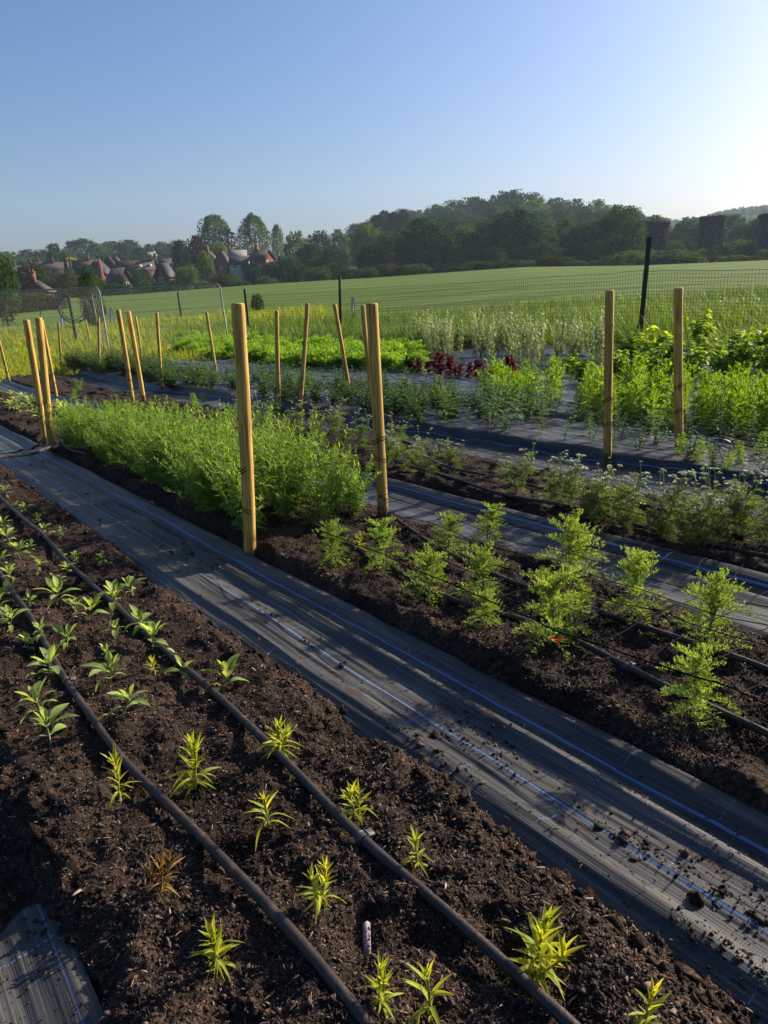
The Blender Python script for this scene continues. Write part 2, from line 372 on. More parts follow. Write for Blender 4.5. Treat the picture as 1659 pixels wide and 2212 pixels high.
CORD = noise_mat('black_cord', [(0.3, (0.005, 0.005, 0.006)), (0.7, (0.012, 0.012, 0.012))], scale=40, rough=0.9, spec=.1)
DARKW = noise_mat('dark_stained_wood', [(0.3, (0.013, 0.012, 0.011)), (0.7, (0.042, 0.038, 0.034))], scale=20, rough=0.75, stretch=(1, 1, .1))
GALV = noise_mat('galvanised_steel', [(0.3, (0.13, 0.135, 0.14)), (0.7, (0.24, 0.245, 0.25))], scale=12, rough=0.6, metal=0.3)

# leaves: (dark .. light) ramps
L_BROAD = leaf_mat('seedling_leaf', [(0.0, (0.15, 0.22, 0.055)), (0.45, (0.28, 0.38, 0.11)), (0.8, (0.40, 0.50, 0.17)), (1.0, (0.56, 0.58, 0.17))], 0.52, rough=0.55, nscale=60)
L_NARROW = leaf_mat('snapdragon_leaf', [(0.0, (0.16, 0.21, 0.025)), (0.45, (0.33, 0.38, 0.04)), (0.85, (0.50, 0.50, 0.055)), (1.0, (0.55, 0.44, 0.10))], 0.5, rough=0.5, nscale=50)
L_DRY = leaf_mat('dry_leaf', [(0.0, (0.10, 0.05, 0.02)), (0.5, (0.24, 0.14, 0.045)), (1.0, (0.36, 0.30, 0.09))], 0.35)
L_FERN = leaf_mat('feathery_leaf', [(0.0, (0.10, 0.17, 0.045)), (0.45, (0.19, 0.29, 0.07)), (0.85, (0.30, 0.40, 0.09)), (1.0, (0.46, 0.46, 0.10))], 0.45, rough=0.55, nscale=14)
L_CORN = leaf_mat('cornflower_leaf', [(0.0, (0.06, 0.13, 0.016)), (0.45, (0.15, 0.27, 0.035)), (0.85, (0.29, 0.41, 0.065)), (1.0, (0.46, 0.52, 0.18))], 0.46, rough=0.5, nscale=9, tboost=1.6)
L_WHITE = leaf_mat('umbel_leaf', [(0.0, (0.055, 0.10, 0.025)), (0.5, (0.13, 0.20, 0.055)), (1.0, (0.27, 0.34, 0.12))], 0.42, nscale=20)
L_SNAP = leaf_mat('dark_small_leaf', [(0.0, (0.03, 0.07, 0.014)), (0.5, (0.075, 0.15, 0.025)), (0.9, (0.15, 0.26, 0.045)), (1.0, (0.16, 0.10, 0.05))], 0.38, rough=0.42, spec=0.45, nscale=20, tboost=1.55)
L_COSMOS = leaf_mat('cosmos_leaf', [(0.0, (0.06, 0.14, 0.012)), (0.45, (0.15, 0.28, 0.025)), (0.85, (0.27, 0.40, 0.04)), (1.0, (0.42, 0.47, 0.07))], 0.5, nscale=6, tboost=1.55)
L_RED = leaf_mat('red_leaf', [(0.0, (0.022, 0.008, 0.008)), (0.45, (0.065, 0.015, 0.014)), (0.8, (0.13, 0.042, 0.022)), (1.0, (0.15, 0.14, 0.035))], 0.42, tcol=(1.5, 0.75, 0.5), nscale=12)
L_CARROT = leaf_mat('carrot_leaf', [(0.0, (0.07, 0.16, 0.015)), (0.5, (0.16, 0.31, 0.03)), (1.0, (0.30, 0.44, 0.05))], 0.45, nscale=5, tboost=1.55)
L_PALE = leaf_mat('pale_stem_leaf', [(0.0, (0.13, 0.18, 0.07)), (0.5, (0.26, 0.32, 0.15)), (1.0, (0.42, 0.46, 0.24))], 0.35, tcol=(1.1, 1.05, 0.7), nscale=5, tboost=1.55)
L_BUSH = leaf_mat('broad_bush_leaf', [(0.0, (0.06, 0.14, 0.012)), (0.5, (0.17, 0.29, 0.02)), (0.9, (0.34, 0.42, 0.03)), (1.0, (0.50, 0.46, 0.05))], 0.48, nscale=5, tboost=1.55)
L_GRASS = leaf_mat('grass_blade', [(0.0, (0.022, 0.055, 0.008)), (0.4, (0.060, 0.125, 0.014)), (0.85, (0.15, 0.235, 0.025)), (1.0, (0.28, 0.30, 0.07))], 0.45, nscale=0.9, tboost=1.55)
L_GRASSY = leaf_mat('yellow_grass_blade', [(0.0, (0.10, 0.14, 0.012)), (0.4, (0.21, 0.27, 0.02)), (0.85, (0.34, 0.36, 0.035)), (1.0, (0.42, 0.38, 0.09))], 0.45, nscale=0.5, tboost=1.55)
PETAL = leaf_mat('white_petal', [(0.0, (0.22, 0.28, 0.12)), (0.6, (0.40, 0.45, 0.26)), (1.0, (0.70, 0.70, 0.60))], 0.35, tcol=(1, 1, 0.85), tboost=1.0)
T_OAK = leaf_mat('tree_leaf', [(0.0, (0.010, 0.032, 0.015)), (0.5, (0.026, 0.066, 0.024)), (1.0, (0.075, 0.13, 0.036))], 0.28, rough=0.95, spec=0.05, nscale=0.35, tboost=1.2, ovar=0.55, ivar=0.35)
T_LIGHT = leaf_mat('light_tree_leaf', [(0.0, (0.028, 0.062, 0.022)), (0.5, (0.065, 0.115, 0.034)), (1.0, (0.125, 0.185, 0.05))], 0.32, rough=0.95, spec=0.05, nscale=0.35, tboost=1.2, ovar=0.55, ivar=0.35)
T_DARK = leaf_mat('conifer_leaf', [(0.0, (0.010, 0.022, 0.010)), (0.6, (0.022, 0.042, 0.016)), (1.0, (0.045, 0.07, 0.022))], 0.18, rough=0.95, spec=0.05, nscale=0.5)
T_RED = leaf_mat('copper_leaf', [(0.0, (0.020, 0.012, 0.014)), (0.6, (0.045, 0.026, 0.030)), (1.0, (0.07, 0.05, 0.045))], 0.22, tcol=(1.3, 0.8, 0.7), rough=0.95, spec=0.05, nscale=0.5)
T_YEL = leaf_mat('yellow_shrub_leaf', [(0.0, (0.18, 0.16, 0.02)), (0.6, (0.36, 0.32, 0.03)), (1.0, (0.5, 0.42, 0.05))], 0.4, rough=0.95, spec=0.05, nscale=1)
T_BRAMBLE = leaf_mat('bramble_leaf', [(0.0, (0.020, 0.035, 0.010)), (0.6, (0.045, 0.065, 0.02)), (1.0, (0.10, 0.12, 0.045))], 0.3, rough=0.95, spec=0.05, nscale=1)
BARK = noise_mat('bark', [(0.3, (0.03, 0.024, 0.018)), (0.7, (0.09, 0.075, 0.06))], scale=6, rough=0.95, stretch=(1, 1, .2))
STEM = noise_mat('green_stem', [(0.3, (0.10, 0.15, 0.04)), (0.7, (0.22, 0.27, 0.08))], scale=30, rough=0.6)
STEMY = noise_mat('yellow_stem', [(0.3, (0.20, 0.20, 0.05)), (0.7, (0.36, 0.33, 0.09))], scale=30, rough=0.6)
STEMD = noise_mat('dark_stem', [(0.3, (0.05, 0.035, 0.025)), (0.7, (0.10, 0.09, 0.05))], scale=30, rough=0.6)

# ------------------------------------------------------------------ the land
def polar(name, r_arr, az_arr, mat, dz=None):
    R, A = np.meshgrid(r_arr, az_arr, indexing='ij'); x = R * np.sin(A); y = R * np.cos(A); z = gz(x, y)
    if dz is not None: z = z + dz(x, y, R)
    nr, na = R.shape; i = np.arange(nr - 1)[:, None] * na; j = np.arange(na - 1)[None]
    mb = MB(); mb.add(np.stack([x, y, z], -1), np.stack([i + j, i + j + 1, i + na + j + 1, i + na + j], -1).reshape(-1, 4))
    o = mb.build(name, mat, None, True); return tag(o, kind='structure')
def in_garden(x, y):
    s, t = xy2st(x, y)
    return sstep(-2.5, -2.0, t) * (1 - sstep(14.7, 15.2, t)) * (1 - sstep(20.5, 21.0, s)) * sstep(-3, -2.5, s)
GRASSGROUND = noise_mat('meadow_ground', [(0.3, (0.035, 0.05, 0.012)), (0.5, (0.085, 0.11, 0.02)), (0.7, (0.16, 0.16, 0.04))], scale=0.9, rough=0.95, bump=0.8, bscale=30)
AZ = np.linspace(math.radians(-110), math.radians(110), 260)
polar('ground', np.concatenate([np.linspace(0.01, 22, 60), np.linspace(23, 34, 14)]), AZ, GRASSGROUND, lambda x, y, r: -0.09 * in_garden(x, y) + 0.03 * fbm(x * .7, y * .7, 3, 2) * sstep(14, 22, r))
def field_mat():
    m, n, L, b, out = new_mat('young_crop')
    tc = n.new('ShaderNodeTexCoord'); sp = n.new('ShaderNodeSeparateXYZ'); L.new(tc.outputs['Object'], sp.inputs[0])
    no = n.new('ShaderNodeTexNoise'); no.inputs['Scale'].default_value = 0.035; no.inputs['Detail'].default_value = 2; L.new(tc.outputs['Object'], no.inputs['Vector'])
    def mt(op, a, bb):
        q = n.new('ShaderNodeMath'); q.operation = op
        for i, v in enumerate((a, bb)):
            if isinstance(v, (int, float)): q.inputs[i].default_value = v
            else: L.new(v, q.inputs[i])
        return q.outputs[0]
    u = mt('ADD', mt('ADD', mt('MULTIPLY', sp.outputs[1], 1.0), mt('MULTIPLY', sp.outputs[0], -0.12)), mt('MULTIPLY', no.outputs[0], 16.0))
    s1 = mt('SINE', mt('MULTIPLY', u, 2.0), 0); s2 = mt('SINE', mt('MULTIPLY', u, 0.83), 0)
    mp = n.new('ShaderNodeMapping'); mp.inputs['Scale'].default_value = (0.12, 1.2, 1); L.new(tc.outputs['Object'], mp.inputs[0])
    n2 = n.new('ShaderNodeTexNoise'); n2.inputs['Scale'].default_value = 0.8; n2.inputs['Detail'].default_value = 6; L.new(mp.outputs[0], n2.inputs['Vector'])
    v = mt('ADD', mt('MULTIPLY', mt('ADD', s1, s2), 0.055), n2.outputs[0])
    r = ramp(n, [(0.34, (0.052, 0.090, 0.016)), (0.5, (0.085, 0.132, 0.023)), (0.66, (0.120, 0.172, 0.032))]); L.new(v, r.inputs[0]); L.new(r.outputs[0], b.inputs['Base Color'])
    b.inputs['Roughness'].default_value = 0.9; b.inputs['Specular IOR Level'].default_value = 0.06
    bp = n.new('ShaderNodeBump'); bp.inputs['Strength'].default_value = 0.6; bp.inputs['Distance'].default_value = 0.25; L.new(v, bp.inputs['Height']); L.new(bp.outputs[0], b.inputs['Normal'])
    return m
polar('field', np.concatenate([np.linspace(34, 60, 28), np.linspace(63, FIELD_R, 30)]), AZ, field_mat(), lambda x, y, r: 0.10 * fbm(x * .03, y * .03, 3, 5) * sstep(34, 60, r) * (1 - sstep(110, 130, r)))
polar('hills', np.concatenate([np.linspace(FIELD_R, 160, 12), np.linspace(165, 440, 40), np.geomspace(450, 1190, 12)]), AZ,
      noise_mat('valley_ground', [(0.35, (0.02, 0.032, 0.010)), (0.55, (0.05, 0.075, 0.018)), (0.7, (0.10, 0.125, 0.03))], scale=0.05, rough=0.95, bump=0.6, bscale=0.6))

def sheet(name, S, T, zf, mat):
    SS, TT = np.meshgrid(S, T, indexing='ij'); x, y = st2xy(SS, TT); z = zf(SS, TT)
    ns, ntt = SS.shape; i = np.arange(ns - 1)[:, None] * ntt; j = np.arange(ntt - 1)[None]
    Fq = np.stack([i + j, i + j + 1, i + ntt + j + 1, i + ntt + j], -1).reshape(-1, 4)[:, ::-1]
    mb = MB(); mb.add(np.stack([x, y, z], -1), Fq)
    me = mb.mesh(name, mat, True); uv = me.uv_layers.new(name='st')
    co = np.stack([SS.ravel(), TT.ravel()], -1).astype(np.float32)
    li = np.empty(len(me.loops), np.int32); me.loops.foreach_get('vertex_index', li); uv.data.foreach_set('uv', co[li].ravel())
    return tag(part(name, me, None), kind='structure')
def sgrid(a, b, k0, k1):
    out = [a]
    while out[-1] < b: out.append(out[-1] + k0 + k1 * max(out[-1], 0))
    return np.array(out)

def soil_detail(S, T, amp=1.0):
    fade = 1 / (1 + (S / 9.0) ** 2)
    d = 0.050 * fbm(S * 2.6, T * 3.4, 3, 11) + 0.026 * fbm(S * 9, T * 9, 3, 21) - 0.022 * sstep(.25, .6, fbm(S * 5.5, T * 5.5, 2, 13))
    w1 = 0.5 - worley(S * 19, T * 19, 31); w2 = 0.5 - worley(S * 52, T * 52, 41)
    gate = sstep(-0.1, 0.35, fbm(S * 2.3, T * 2.3, 3, 51))
    d = d + (0.013 * w1 * (0.45 + gate) + 0.008 * w2 + 0.006 * fbm(S * 90, T * 90, 2, 61)) * (0.3 + 0.7 * fade)
    return d * amp
def bed_z(k):
    a, b, h, _ = BEDS[k]
    def f(S, T):
        x, y = st2xy(S, T); z = gz(x, y) + relief(S, T)
        inside = sstep(a - 0.10, a + 0.06, T) * (1 - sstep(b - 0.05, b + 0.10, T))
        edge = np.exp(-((T - b + 0.09) / 0.06) ** 2) + np.exp(-((T - a - 0.09) / 0.06) ** 2)
        clod = np.maximum(0, 0.42 - worley(S * 13, T * 13, 71)) * 0.075 * edge * sstep(-0.2, 0.3, fbm(S * 2, T * 2, 2, 75))
        if k == 0:
            far = sstep(1.60, 1.90, S + .10 * fbm(S * 6, T * 6, 3, 201)) * (T < .6); drop = (1 - inside) * (1 - far)
            return z + soil_detail(S, T) * (0.12 + 0.88 * np.maximum(inside, far * .7)) + clod - 0.07 * drop + .045 * far * (1 - inside) * (T < .2)
        return z + soil_detail(S, T) * (0.12 + 0.88 * inside) + clod - 0.045 * (1 - inside)
    return f
sheet('soil_bed', sgrid(0.15, 22, .0052, .0030), np.concatenate([np.arange(-1.3, -0.35, .016), np.arange(-0.35, 1.5, .0072)]), bed_z(0), SOIL)
sheet('soil_bed', sgrid(0.6, 21, .006, .0035), np.arange(1.66, 3.15, .0085), bed_z(1), SOIL)
sheet('soil_bed', sgrid(1.2, 21, .010, .005), np.arange(3.38, 4.85, .013), bed_z(2), SOIL)
sheet('soil_bed', sgrid(2.0, 8.6, .014, .006), np.arange(6.78, 8.5, .018), bed_z(4), SOIL)

# ground cover fabric: profile across the path, ripples along it
def fab_z(prof, rip=0.006, big=0.0, rel=0.0, seed=0):
    pt, pz = np.array(prof).T
    def f(S, T):
        x, y = st2xy(S, T)
        tw = T + 0.018 * fbm(S * 0.9, S * 0 + 1.7, 3, 90 + seed)
        z = gz(x, y) + np.interp(tw, pt, pz) + rip * fbm(S * 0.55, T * 17, 3, 91 + seed) + rip * 0.35 * fbm(S * 1.2, T * 55, 2, 92 + seed) + 0.008 * fbm(S * 1.7, T * 2, 2, 93 + seed)
        if big: 
            q = fbm(S * 2.2, T * 3.4, 4, 94 + seed); z = z + big * (np.abs(q) * 1.6 - 0.3) + big * 0.4 * fbm(S * 8, T * 9, 3, 95 + seed)
        if rel: z = z + rel * relief(S, T)
        if seed == 2: z = z - .05 * sstep(1.74, 1.96, S + .12 * fbm(T * 7, S * 3, 2, 9)) - .008
        return z
    return f
def smooth_prof(p, n=200):
    p = np.array(p, float); t = np.linspace(p[0, 0], p[-1, 0], n); z = np.interp(t, p[:, 0], p[:, 1])
    k = np.hanning(9); k /= k.sum(); zz = np.convolve(np.pad(z, 4, 'edge'), k, 'valid'); return np.stack([t, zz], 1)
P1 = smooth_prof([(1.16, -.05), (1.25, -.004), (1.30, .022), (1.35, .034), (1.40, .020), (1.5, .020), (1.58, .020), (1.635, .044), (1.665, .038), (1.695, .010), (1.735, .028), (1.79, .062), (1.82, .066), (1.86, .02)])
FAB1 = fabric_mat('woven_fabric', [(1.482, .0034, 0.8), (1.735, .0034, 0.75)], soilamt=0.95, soilthr=-0.0)
sheet('path', sgrid(0.3, 9.2, .012, .006), np.arange(1.17, 1.85, .006), fab_z(P1, rip=.013, seed=1), FAB1)
sheet('path', sgrid(9.32, 21, .03, .008), np.arange(1.17, 1.85, .012), fab_z(P1, seed=4), FAB1)
P0 = smooth_prof([(-1.4, 0.01), (-0.4, .002), (0.0, .006), (0.10, .010), (0.17, .022), (0.22, .01)])
sheet('path', sgrid(-0.3, 1.98, .010, .005), np.arange(-1.2, 0.2, .008), fab_z(P0, rip=.008, seed=2), fabric_mat('woven_fabric_edge', [(0.15, .0022, 0.35), (-0.12, .003, .5)], soilamt=0.9, crossph=0.12, base=(0.02, 0.02, 0.02)))
P2 = smooth_prof([(2.90, -.03), (2.97, 0.0), (3.05, .028), (3.12, .02), (3.3, .02), (3.38, .04), (3.42, .02), (3.50, .075), (3.55, .09), (3.62, .04)])
sheet('path', sgrid(1.2, 20.5, .02, .008), np.arange(2.92, 3.58, .009), fab_z(P2, seed=3), fabric_mat('woven_fabric_blue', [(3.475, .006, 0.8), (3.2, .005, 0.45)], soilamt=0.6, soilthr=-0.03, base=(0.024, 0.0235, 0.023)))
P3 = [(4.5, -.04), (4.62, 0.0), (4.7, .07), (4.8, .03), (5.0, .018), (5.3, .02), (7.0, .012), (14, .012)]
FAB3 = fabric_mat('woven_fabric_mound', [(4.95, .004, .35), (5.32, .005, .5), (5.75, .006, .55), (6.1, .006, .55), (6.5, .006, .5)], soilamt=0.15, base=(0.014, 0.014, 0.0145))
sheet('ground_cover', sgrid(1.8, 20.5, .02, .007), np.arange(4.56, 6.86, .014), fab_z(smooth_prof(P3, 400), rip=.008, big=.016, rel=1.0, seed=5), FAB3)
FAB4 = fabric_mat('woven_fabric_worn', [(7.9, .008, .3), (8.9, .008, .3), (9.9, .008, .3), (11, .008, .3)], soilamt=0.4, base=(0.030, 0.0285, 0.027), spec=.5, rough=.38)
sheet('ground_cover', sgrid(1.0, 20.5, .03, .006), np.arange(6.70, 15.0, .03), fab_z([(6, .02), (14, .02)], rip=.02, big=.035, rel=1.0, seed=7), FAB4)

# loose crumbs of soil and wood chips lying on the beds and spilled on the path
OCT = np.array([[1, 0, 0], [-1, 0, 0], [0, 1, 0], [0, -1, 0], [0, 0, 1], [0, 0, -1]], float)
OCTF = np.array([[0, 2, 4], [2, 1, 4], [1, 3, 4], [3, 0, 4], [2, 0, 5], [1, 2, 5], [3, 1, 5], [0, 3, 5]])
def crumbs(n, s, t, z, size, mat, name, flat=1.0, rng=RNG):
    P = (OCT[None] + rng.normal(0, .28, (n, 6, 3))) * size[:, None, None] * rng.uniform(0.4, 1.3, (n, 6, 1)) * rng.uniform(.6, 1.5, (n, 1, 3)); P[:, :, 2] *= flat
    a = rng.uniform(0, 2 * PI, n); c, sn = np.cos(a)[:, None], np.sin(a)[:, None]
    x, y = st2xy(s, t); Q = np.stack([P[..., 0] * c - P[..., 1] * sn, P[..., 0] * sn + P[..., 1] * c, P[..., 2]], -1) + np.stack([x, y, z], -1)[:, None]
    mb = MB(); mb.add(Q.reshape(-1, 3), (OCTF[None] + (np.arange(n) * 6)[:, None, None]).reshape(-1, 3)); return tag(mb.build(name, mat), kind='stuff')
def chips(n, s, t, z, L, mat, name, rng=RNG):
    a = rng.uniform(0, 2 * PI, n); el = rng.normal(0, 0.35, n); W = L * rng.uniform(.07, .30, n)
    x, y = st2xy(s, t)
    bx = np.array([[i, j * (1 - .35 * abs(i) * (k)), 0] for i in (0, .35, .8, 1) for j in (-.5, .5) for k in (0.6,)], float); bx[:2, 1] *= .5; bx[-2:, 1] *= .35
    bx[:, 2] = 0.12 * np.sin(bx[:, 0] * 3); bx[:, 1] += .35 * bx[:, 0] ** 2; up = bx + [0, 0, .0]; V = np.concatenate([up, up * [1, .8, 1] - [0, 0, .09]])
    Fq = []
    for i in range(3):
        q = 2 * i; Fq += [[q, q + 2, q + 3, q + 1], [q + 8, q + 9, q + 11, q + 10], [q, q + 8, q + 10, q + 2], [q + 1, q + 3, q + 11, q + 9]]
    mb = MB(); mb.place((V, np.array(Fq)), np.stack([x, y, z], -1), a, el, L, W * 1.0, rng.normal(0, .4, n)); return tag(mb.build(name, mat), kind='stuff')
def samp_s(n, a, b, rng=RNG, p=1.15):      # thin out with distance
    u = rng.random(n); lo, hi = (a + 1.0) ** -p, (b + 1.0) ** -p; return (lo + (hi - lo) * u) ** (-1 / p) - 1.0
for k, n, s0, s1 in ((0, 95000, .2, 11), (1, 48000, .9, 11), (2, 14000, 1.8, 12)):
    a, b, _, _ = BEDS[k]; f = bed_z(k)
    s = samp_s(n, s0, s1); t = RNG.uniform(a - .02, b + .03, n); z = f(s, t)
    size = np.exp(RNG.normal(math.log(.0026), .5, n)) * (1 + .07 * s); size = np.clip(size, .001, .009); crumbs(n, s, t, z + size * .3, size, CRUMB, 'soil_crumbs', .8)
    n2 = int(n * .55); s = samp_s(n2, s0, s1); t = RNG.uniform(a + .0, b + .02, n2); g = vnoise(s * 2.6, t * 2.6, 5) * 1.5 + RNG.random(n2) * .6 > .85; s, t = s[g], t[g]; n2 = len(s)
    L = np.exp(RNG.normal(math.log(.0062), .55, n2)) * (1 + .06 * s); chips(n2, s, t, f(s, t) + .0025, np.clip(L, .003, .035), CHIP, 'wood_chips')
# clods at the edges of the first bed, larger crumbs spilled on the fabric
n = 900; s = samp_s(n, .3, 9); side = RNG.random(n); t = np.where(side < .75, 1.22 + RNG.normal(0, .035, n), .2 + RNG.normal(0, .05, n)); f = bed_z(0)
sz = np.clip(np.exp(RNG.normal(math.log(.010), .5, n)), .004, .028); crumbs(n, s, t, f(s, t) + sz * .35, sz, SOIL, 'soil_clods', .85)
fz1 = fab_z(P1, rip=.013, seed=1)
n = 6000; s = samp_s(n, .4, 9); tl = np.where(RNG.random(n) < .5, 1.605, np.where(RNG.random(n) < .6, 1.50, 1.36)) + RNG.normal(0, .022, n) + .02 * fbm(s * 2, s * 0, 2, 8)
g = fbm(s * 1.9, tl * 4, 3, 33) + RNG.normal(0, .12, n) > 0.12; s, tl = s[g], tl[g]; n = len(s)
sz = np.clip(np.exp(RNG.normal(math.log(.0036), .55, n)), .0012, .016); crumbs(n, s, tl, fz1(s, tl) + sz * .4, sz, CRUMB, 'spilled_soil', .8)
n = 1300; s = samp_s(n, .4, 8); tl = RNG.uniform(1.27, 1.76, n); sz = np.clip(np.exp(RNG.normal(math.log(.0022), .5, n)), .001, .008); crumbs(n, s, tl, fz1(s, tl) + sz * .4, sz, CRUMB, 'spilled_soil', .8)
n = 1100; s = RNG.uniform(1.0, 1.75, n); tl = RNG.uniform(-.25, .16, n); q = RNG.random(n) < .15 + .85 * sstep(.0, .15, tl) + sstep(1.5, 1.7, s); s, tl = s[q], tl[q]; n = len(s); sz = np.clip(np.exp(RNG.normal(math.log(.0022), .5, n)), .0008, .007); crumbs(n, s, tl, fab_z(P0, rip=.008, seed=2)(s, tl) + sz * .4, sz, CRUMB, 'spilled_soil', .8)
n = 500; s = samp_s(n, .4, 6); tl = RNG.uniform(1.3, 1.8, n); chips(n, s, tl, fz1(s, tl) + .002, np.exp(RNG.normal(math.log(.009), .4, n)), CHIP, 'spilled_chips')

# ------------------------------------------------------------------ wooden stakes
def d2r(d): return math.radians(d)
def stake_mesh(rad, h, seed, mat=WOOD):
    """round machined stake from 0.12 m under the soil to h, chamfered sawn top"""
    g = np.random.default_rng(seed); mb = MB(); zz = np.concatenate([np.linspace(-.12, h - .012, 12), [h - .004, h]]); sides = 18
    bow = g.normal(0, .006, 2); rr = np.full(len(zz), rad) * (1 + g.normal(0, .012, len(zz))); rr[-2] *= .96; rr[-1] *= .86
    a = np.arange(sides) * 2 * PI / sides
    flat = 1 - .06 * np.maximum(0, np.cos(a - g.uniform(0, 6)))**8
    V = [[rr[i] * np.cos(a) * flat + bow[0] * math.sin(z * 2), rr[i] * np.sin(a) * flat + bow[1] * math.sin(z * 2), np.full(sides, z)] for i, z in enumerate(zz)]
    V = np.array(V).transpose(0, 2, 1); i = np.arange(len(zz) - 1)[:, None] * sides; j = np.arange(sides)[None]; k = (j + 1) % sides
    mb.add(V.reshape(-1, 3), np.stack([i + j, i + k, i + sides + k, i + sides + j], -1).reshape(-1, 4)); mb.f.append(np.arange((len(zz) - 1) * sides, len(zz) * sides)[None])
    return mb.mesh('stake', mat, False)
def cord_wraps(rad, hs, seed):
    g = np.random.default_rng(seed); mb = MB()
    for h in hs:
        a = np.linspace(0, 4 * PI, 30); z = h + a * .003 + .02 * np.sin(a + g.uniform(0, 6)); k = (rad + .004) * np.stack([np.cos(a), np.sin(a)], 1)
        mb.tube(np.concatenate([np.concatenate([k, z[:, None]], 1), [[rad + .02, .01, h - .03], [rad + .014, .02, h - .07]]]), .0026, 4, False)
    return mb.mesh('netting_tie', CORD)
STAKES = [ # top x,y  base x,y  label
 (56, 691, 99, 964, 'yellow wooden stake just left of the bigger stake standing by the grey plank'),
 (83, 686, 112, 985, 'yellow wooden stake standing at the right end of the grey plank over the path'),
 (90, 692, 124, 866, 'thin pale stake leaning behind the pair of stakes at the grey plank'),
 (126, 696, 134, 800, 'short thin stake at the grass edge below the black wire coil'),
 (185, 691, 197, 754, 'small distant leaning stake in the grass right of the black wire coil'),
 (213, 686, 215, 811, 'thin upright stake in front of the leg of the left fence panel'),
 (255, 669, 287, 871, 'leaning stake behind the green bush, left one of a close pair'),
 (277, 673, 311, 868, 'leaning stake behind the green bush, right one of a close pair'),
 (292, 684, 307, 783, 'thin short stake seen behind the close pair of leaning stakes'),
 (339, 675, 351, 842, 'slim stake standing among dark leafy plants right of the leaning pair'),
 (446, 674, 469, 815, 'slim leaning stake in front of the right end of the second fence panel'),
 (-2, 735, 22, 832, 'stake cut by the left edge of the picture beside the light fabric path'),
 (513, 655, 541, 1213, 'nearest thick wooden stake with knots at the front of the tall green bush'),
 (598, 671, 604, 891, 'upright slim stake left of the outward leaning one at the fabric step'),
 (664, 655, 647, 897, 'stake whose top leans right, at the low fabric step'),
 (722, 657, 758, 867, 'stake whose top leans left, standing by the wire tray on the fabric'),
 (784, 659, 805, 885, 'stake mostly hidden behind the thick right-hand stake of the bush bed'),
 (803, 655, 828, 1115, 'thick wooden stake at the right front corner of the tall green bush bed'),
 (1317, 627, 1312, 1003, 'tall stake standing in the black mounded fabric among white flowering plants'),
 (1466, 622, 1467, 975, 'darker stake standing in front of the bright feathery green plants on the right'),
]
STAKE_POS = []
for i, (x1, y1, x2, y2, lab) in enumerate(STAKES):
    b = G(x2, y2, -0.02)
    tp = at_r(x1, y1, math.hypot(b[0], b[1])); v = tp - b; h = float(np.linalg.norm(v)); STAKE_POS.append((b, tp))
    rad = .037 if i in (0, 1, 12, 17, 18, 19, 6, 7) else .030
    o = thing('wooden_stake', lab, 'stake', b, 0, 1, 'wooden stakes along the beds')
    o.rotation_mode = 'QUATERNION'; o.rotation_quaternion = Vector(v).to_track_quat('Z', 'X')
    part('post', stake_mesh(rad, h, 100 + i), o)
    if i in (0, 1, 2, 6, 7, 9, 11, 12, 13, 14, 15, 17, 18, 19):
        gq = np.random.default_rng(i); hs = [gq.uniform(.28, .40), gq.uniform(.48, .56)]
        [part('netting_tie', cord_wraps(rad, [q], i + k), o) for k, q in enumerate(hs)]

# ------------------------------------------------------------------ drip pipes
def pipe(pix, h, rad, lab, clip_pix=(), group='drip irrigation pipes', extra=None, wob=.004, name='drip_pipe', cat='pipe', mat=None):
    P = np.array([G(x, y, h) for x, y in pix]) if extra is None else np.array(extra)
    d = np.concatenate([[0], np.cumsum(np.linalg.norm(np.diff(P, axis=0), axis=1))]); n = int(max(20, d[-1] * 14)); q = np.linspace(0, d[-1], n)
    S = np.stack([np.interp(q, d, P[:, k]) for k in range(3)], 1); k = np.hanning(9); k /= k.sum()
    for c in range(3): S[:, c] = np.convolve(np.pad(S[:, c], 4, 'reflect', reflect_type='odd'), k, 'valid')
    s, t = xy2st(S[:, 0], S[:, 1]); zz = zfull(s, t) if extra is None else S[:, 2]
    if extra is None:      # the stiff pipe rides on the higher clods
        zm = zz.copy()
        for sh in range(-5, 6): zm = np.maximum(zm, np.roll(zz, sh))
        kk = np.hanning(15); kk /= kk.sum(); zm = np.convolve(np.pad(zm, 7, 'edge'), kk, 'valid'); S[:, 2] = .45 * zm + .55 * np.convolve(np.pad(zz, 7, 'edge'), kk, 'valid') + rad * .75
    S[:, 2] += wob * fbm(q * 1.5, q * 0 + rad * 99, 2, 77)
    c0 = S[n // 2].copy(); o = thing(name, lab, cat, c0, 0, 1, group)
    rr = np.full(n, rad); rr[4::9] *= 1.07; rr[5::9] *= 1.07
    mb = MB(); mb.tube(S - c0, rr, 12); mb.build('tubing', mat or PIPE, o, True)
    for cp in clip_pix:
        g = G(*cp, h); i = int(np.argmin(np.linalg.norm(S - g, axis=1))); i = min(max(i, 1), n - 2)
        dd = S[i + 1] - S[i - 1]; dd /= np.linalg.norm(dd); m2 = MB(); e = S[i] - c0
        m2.tube([e - dd * .013, e + dd * .013], rad * 1.28, 12)
        sd = np.cross(dd, [0, 0, 1]); sd /= np.linalg.norm(sd); up = np.cross(sd, dd)
        m2.box(e - sd * rad * 1.25 + up * rad * .45, (.026, .034, .005), np.stack([dd, sd, up], 1)); m2.box(e - sd * rad * 1.2 - up * rad * 1.2, (.02, .006, .06), np.stack([dd, sd, up], 1))
        m2.build('pipe_clip', GREYP, o)
    return o
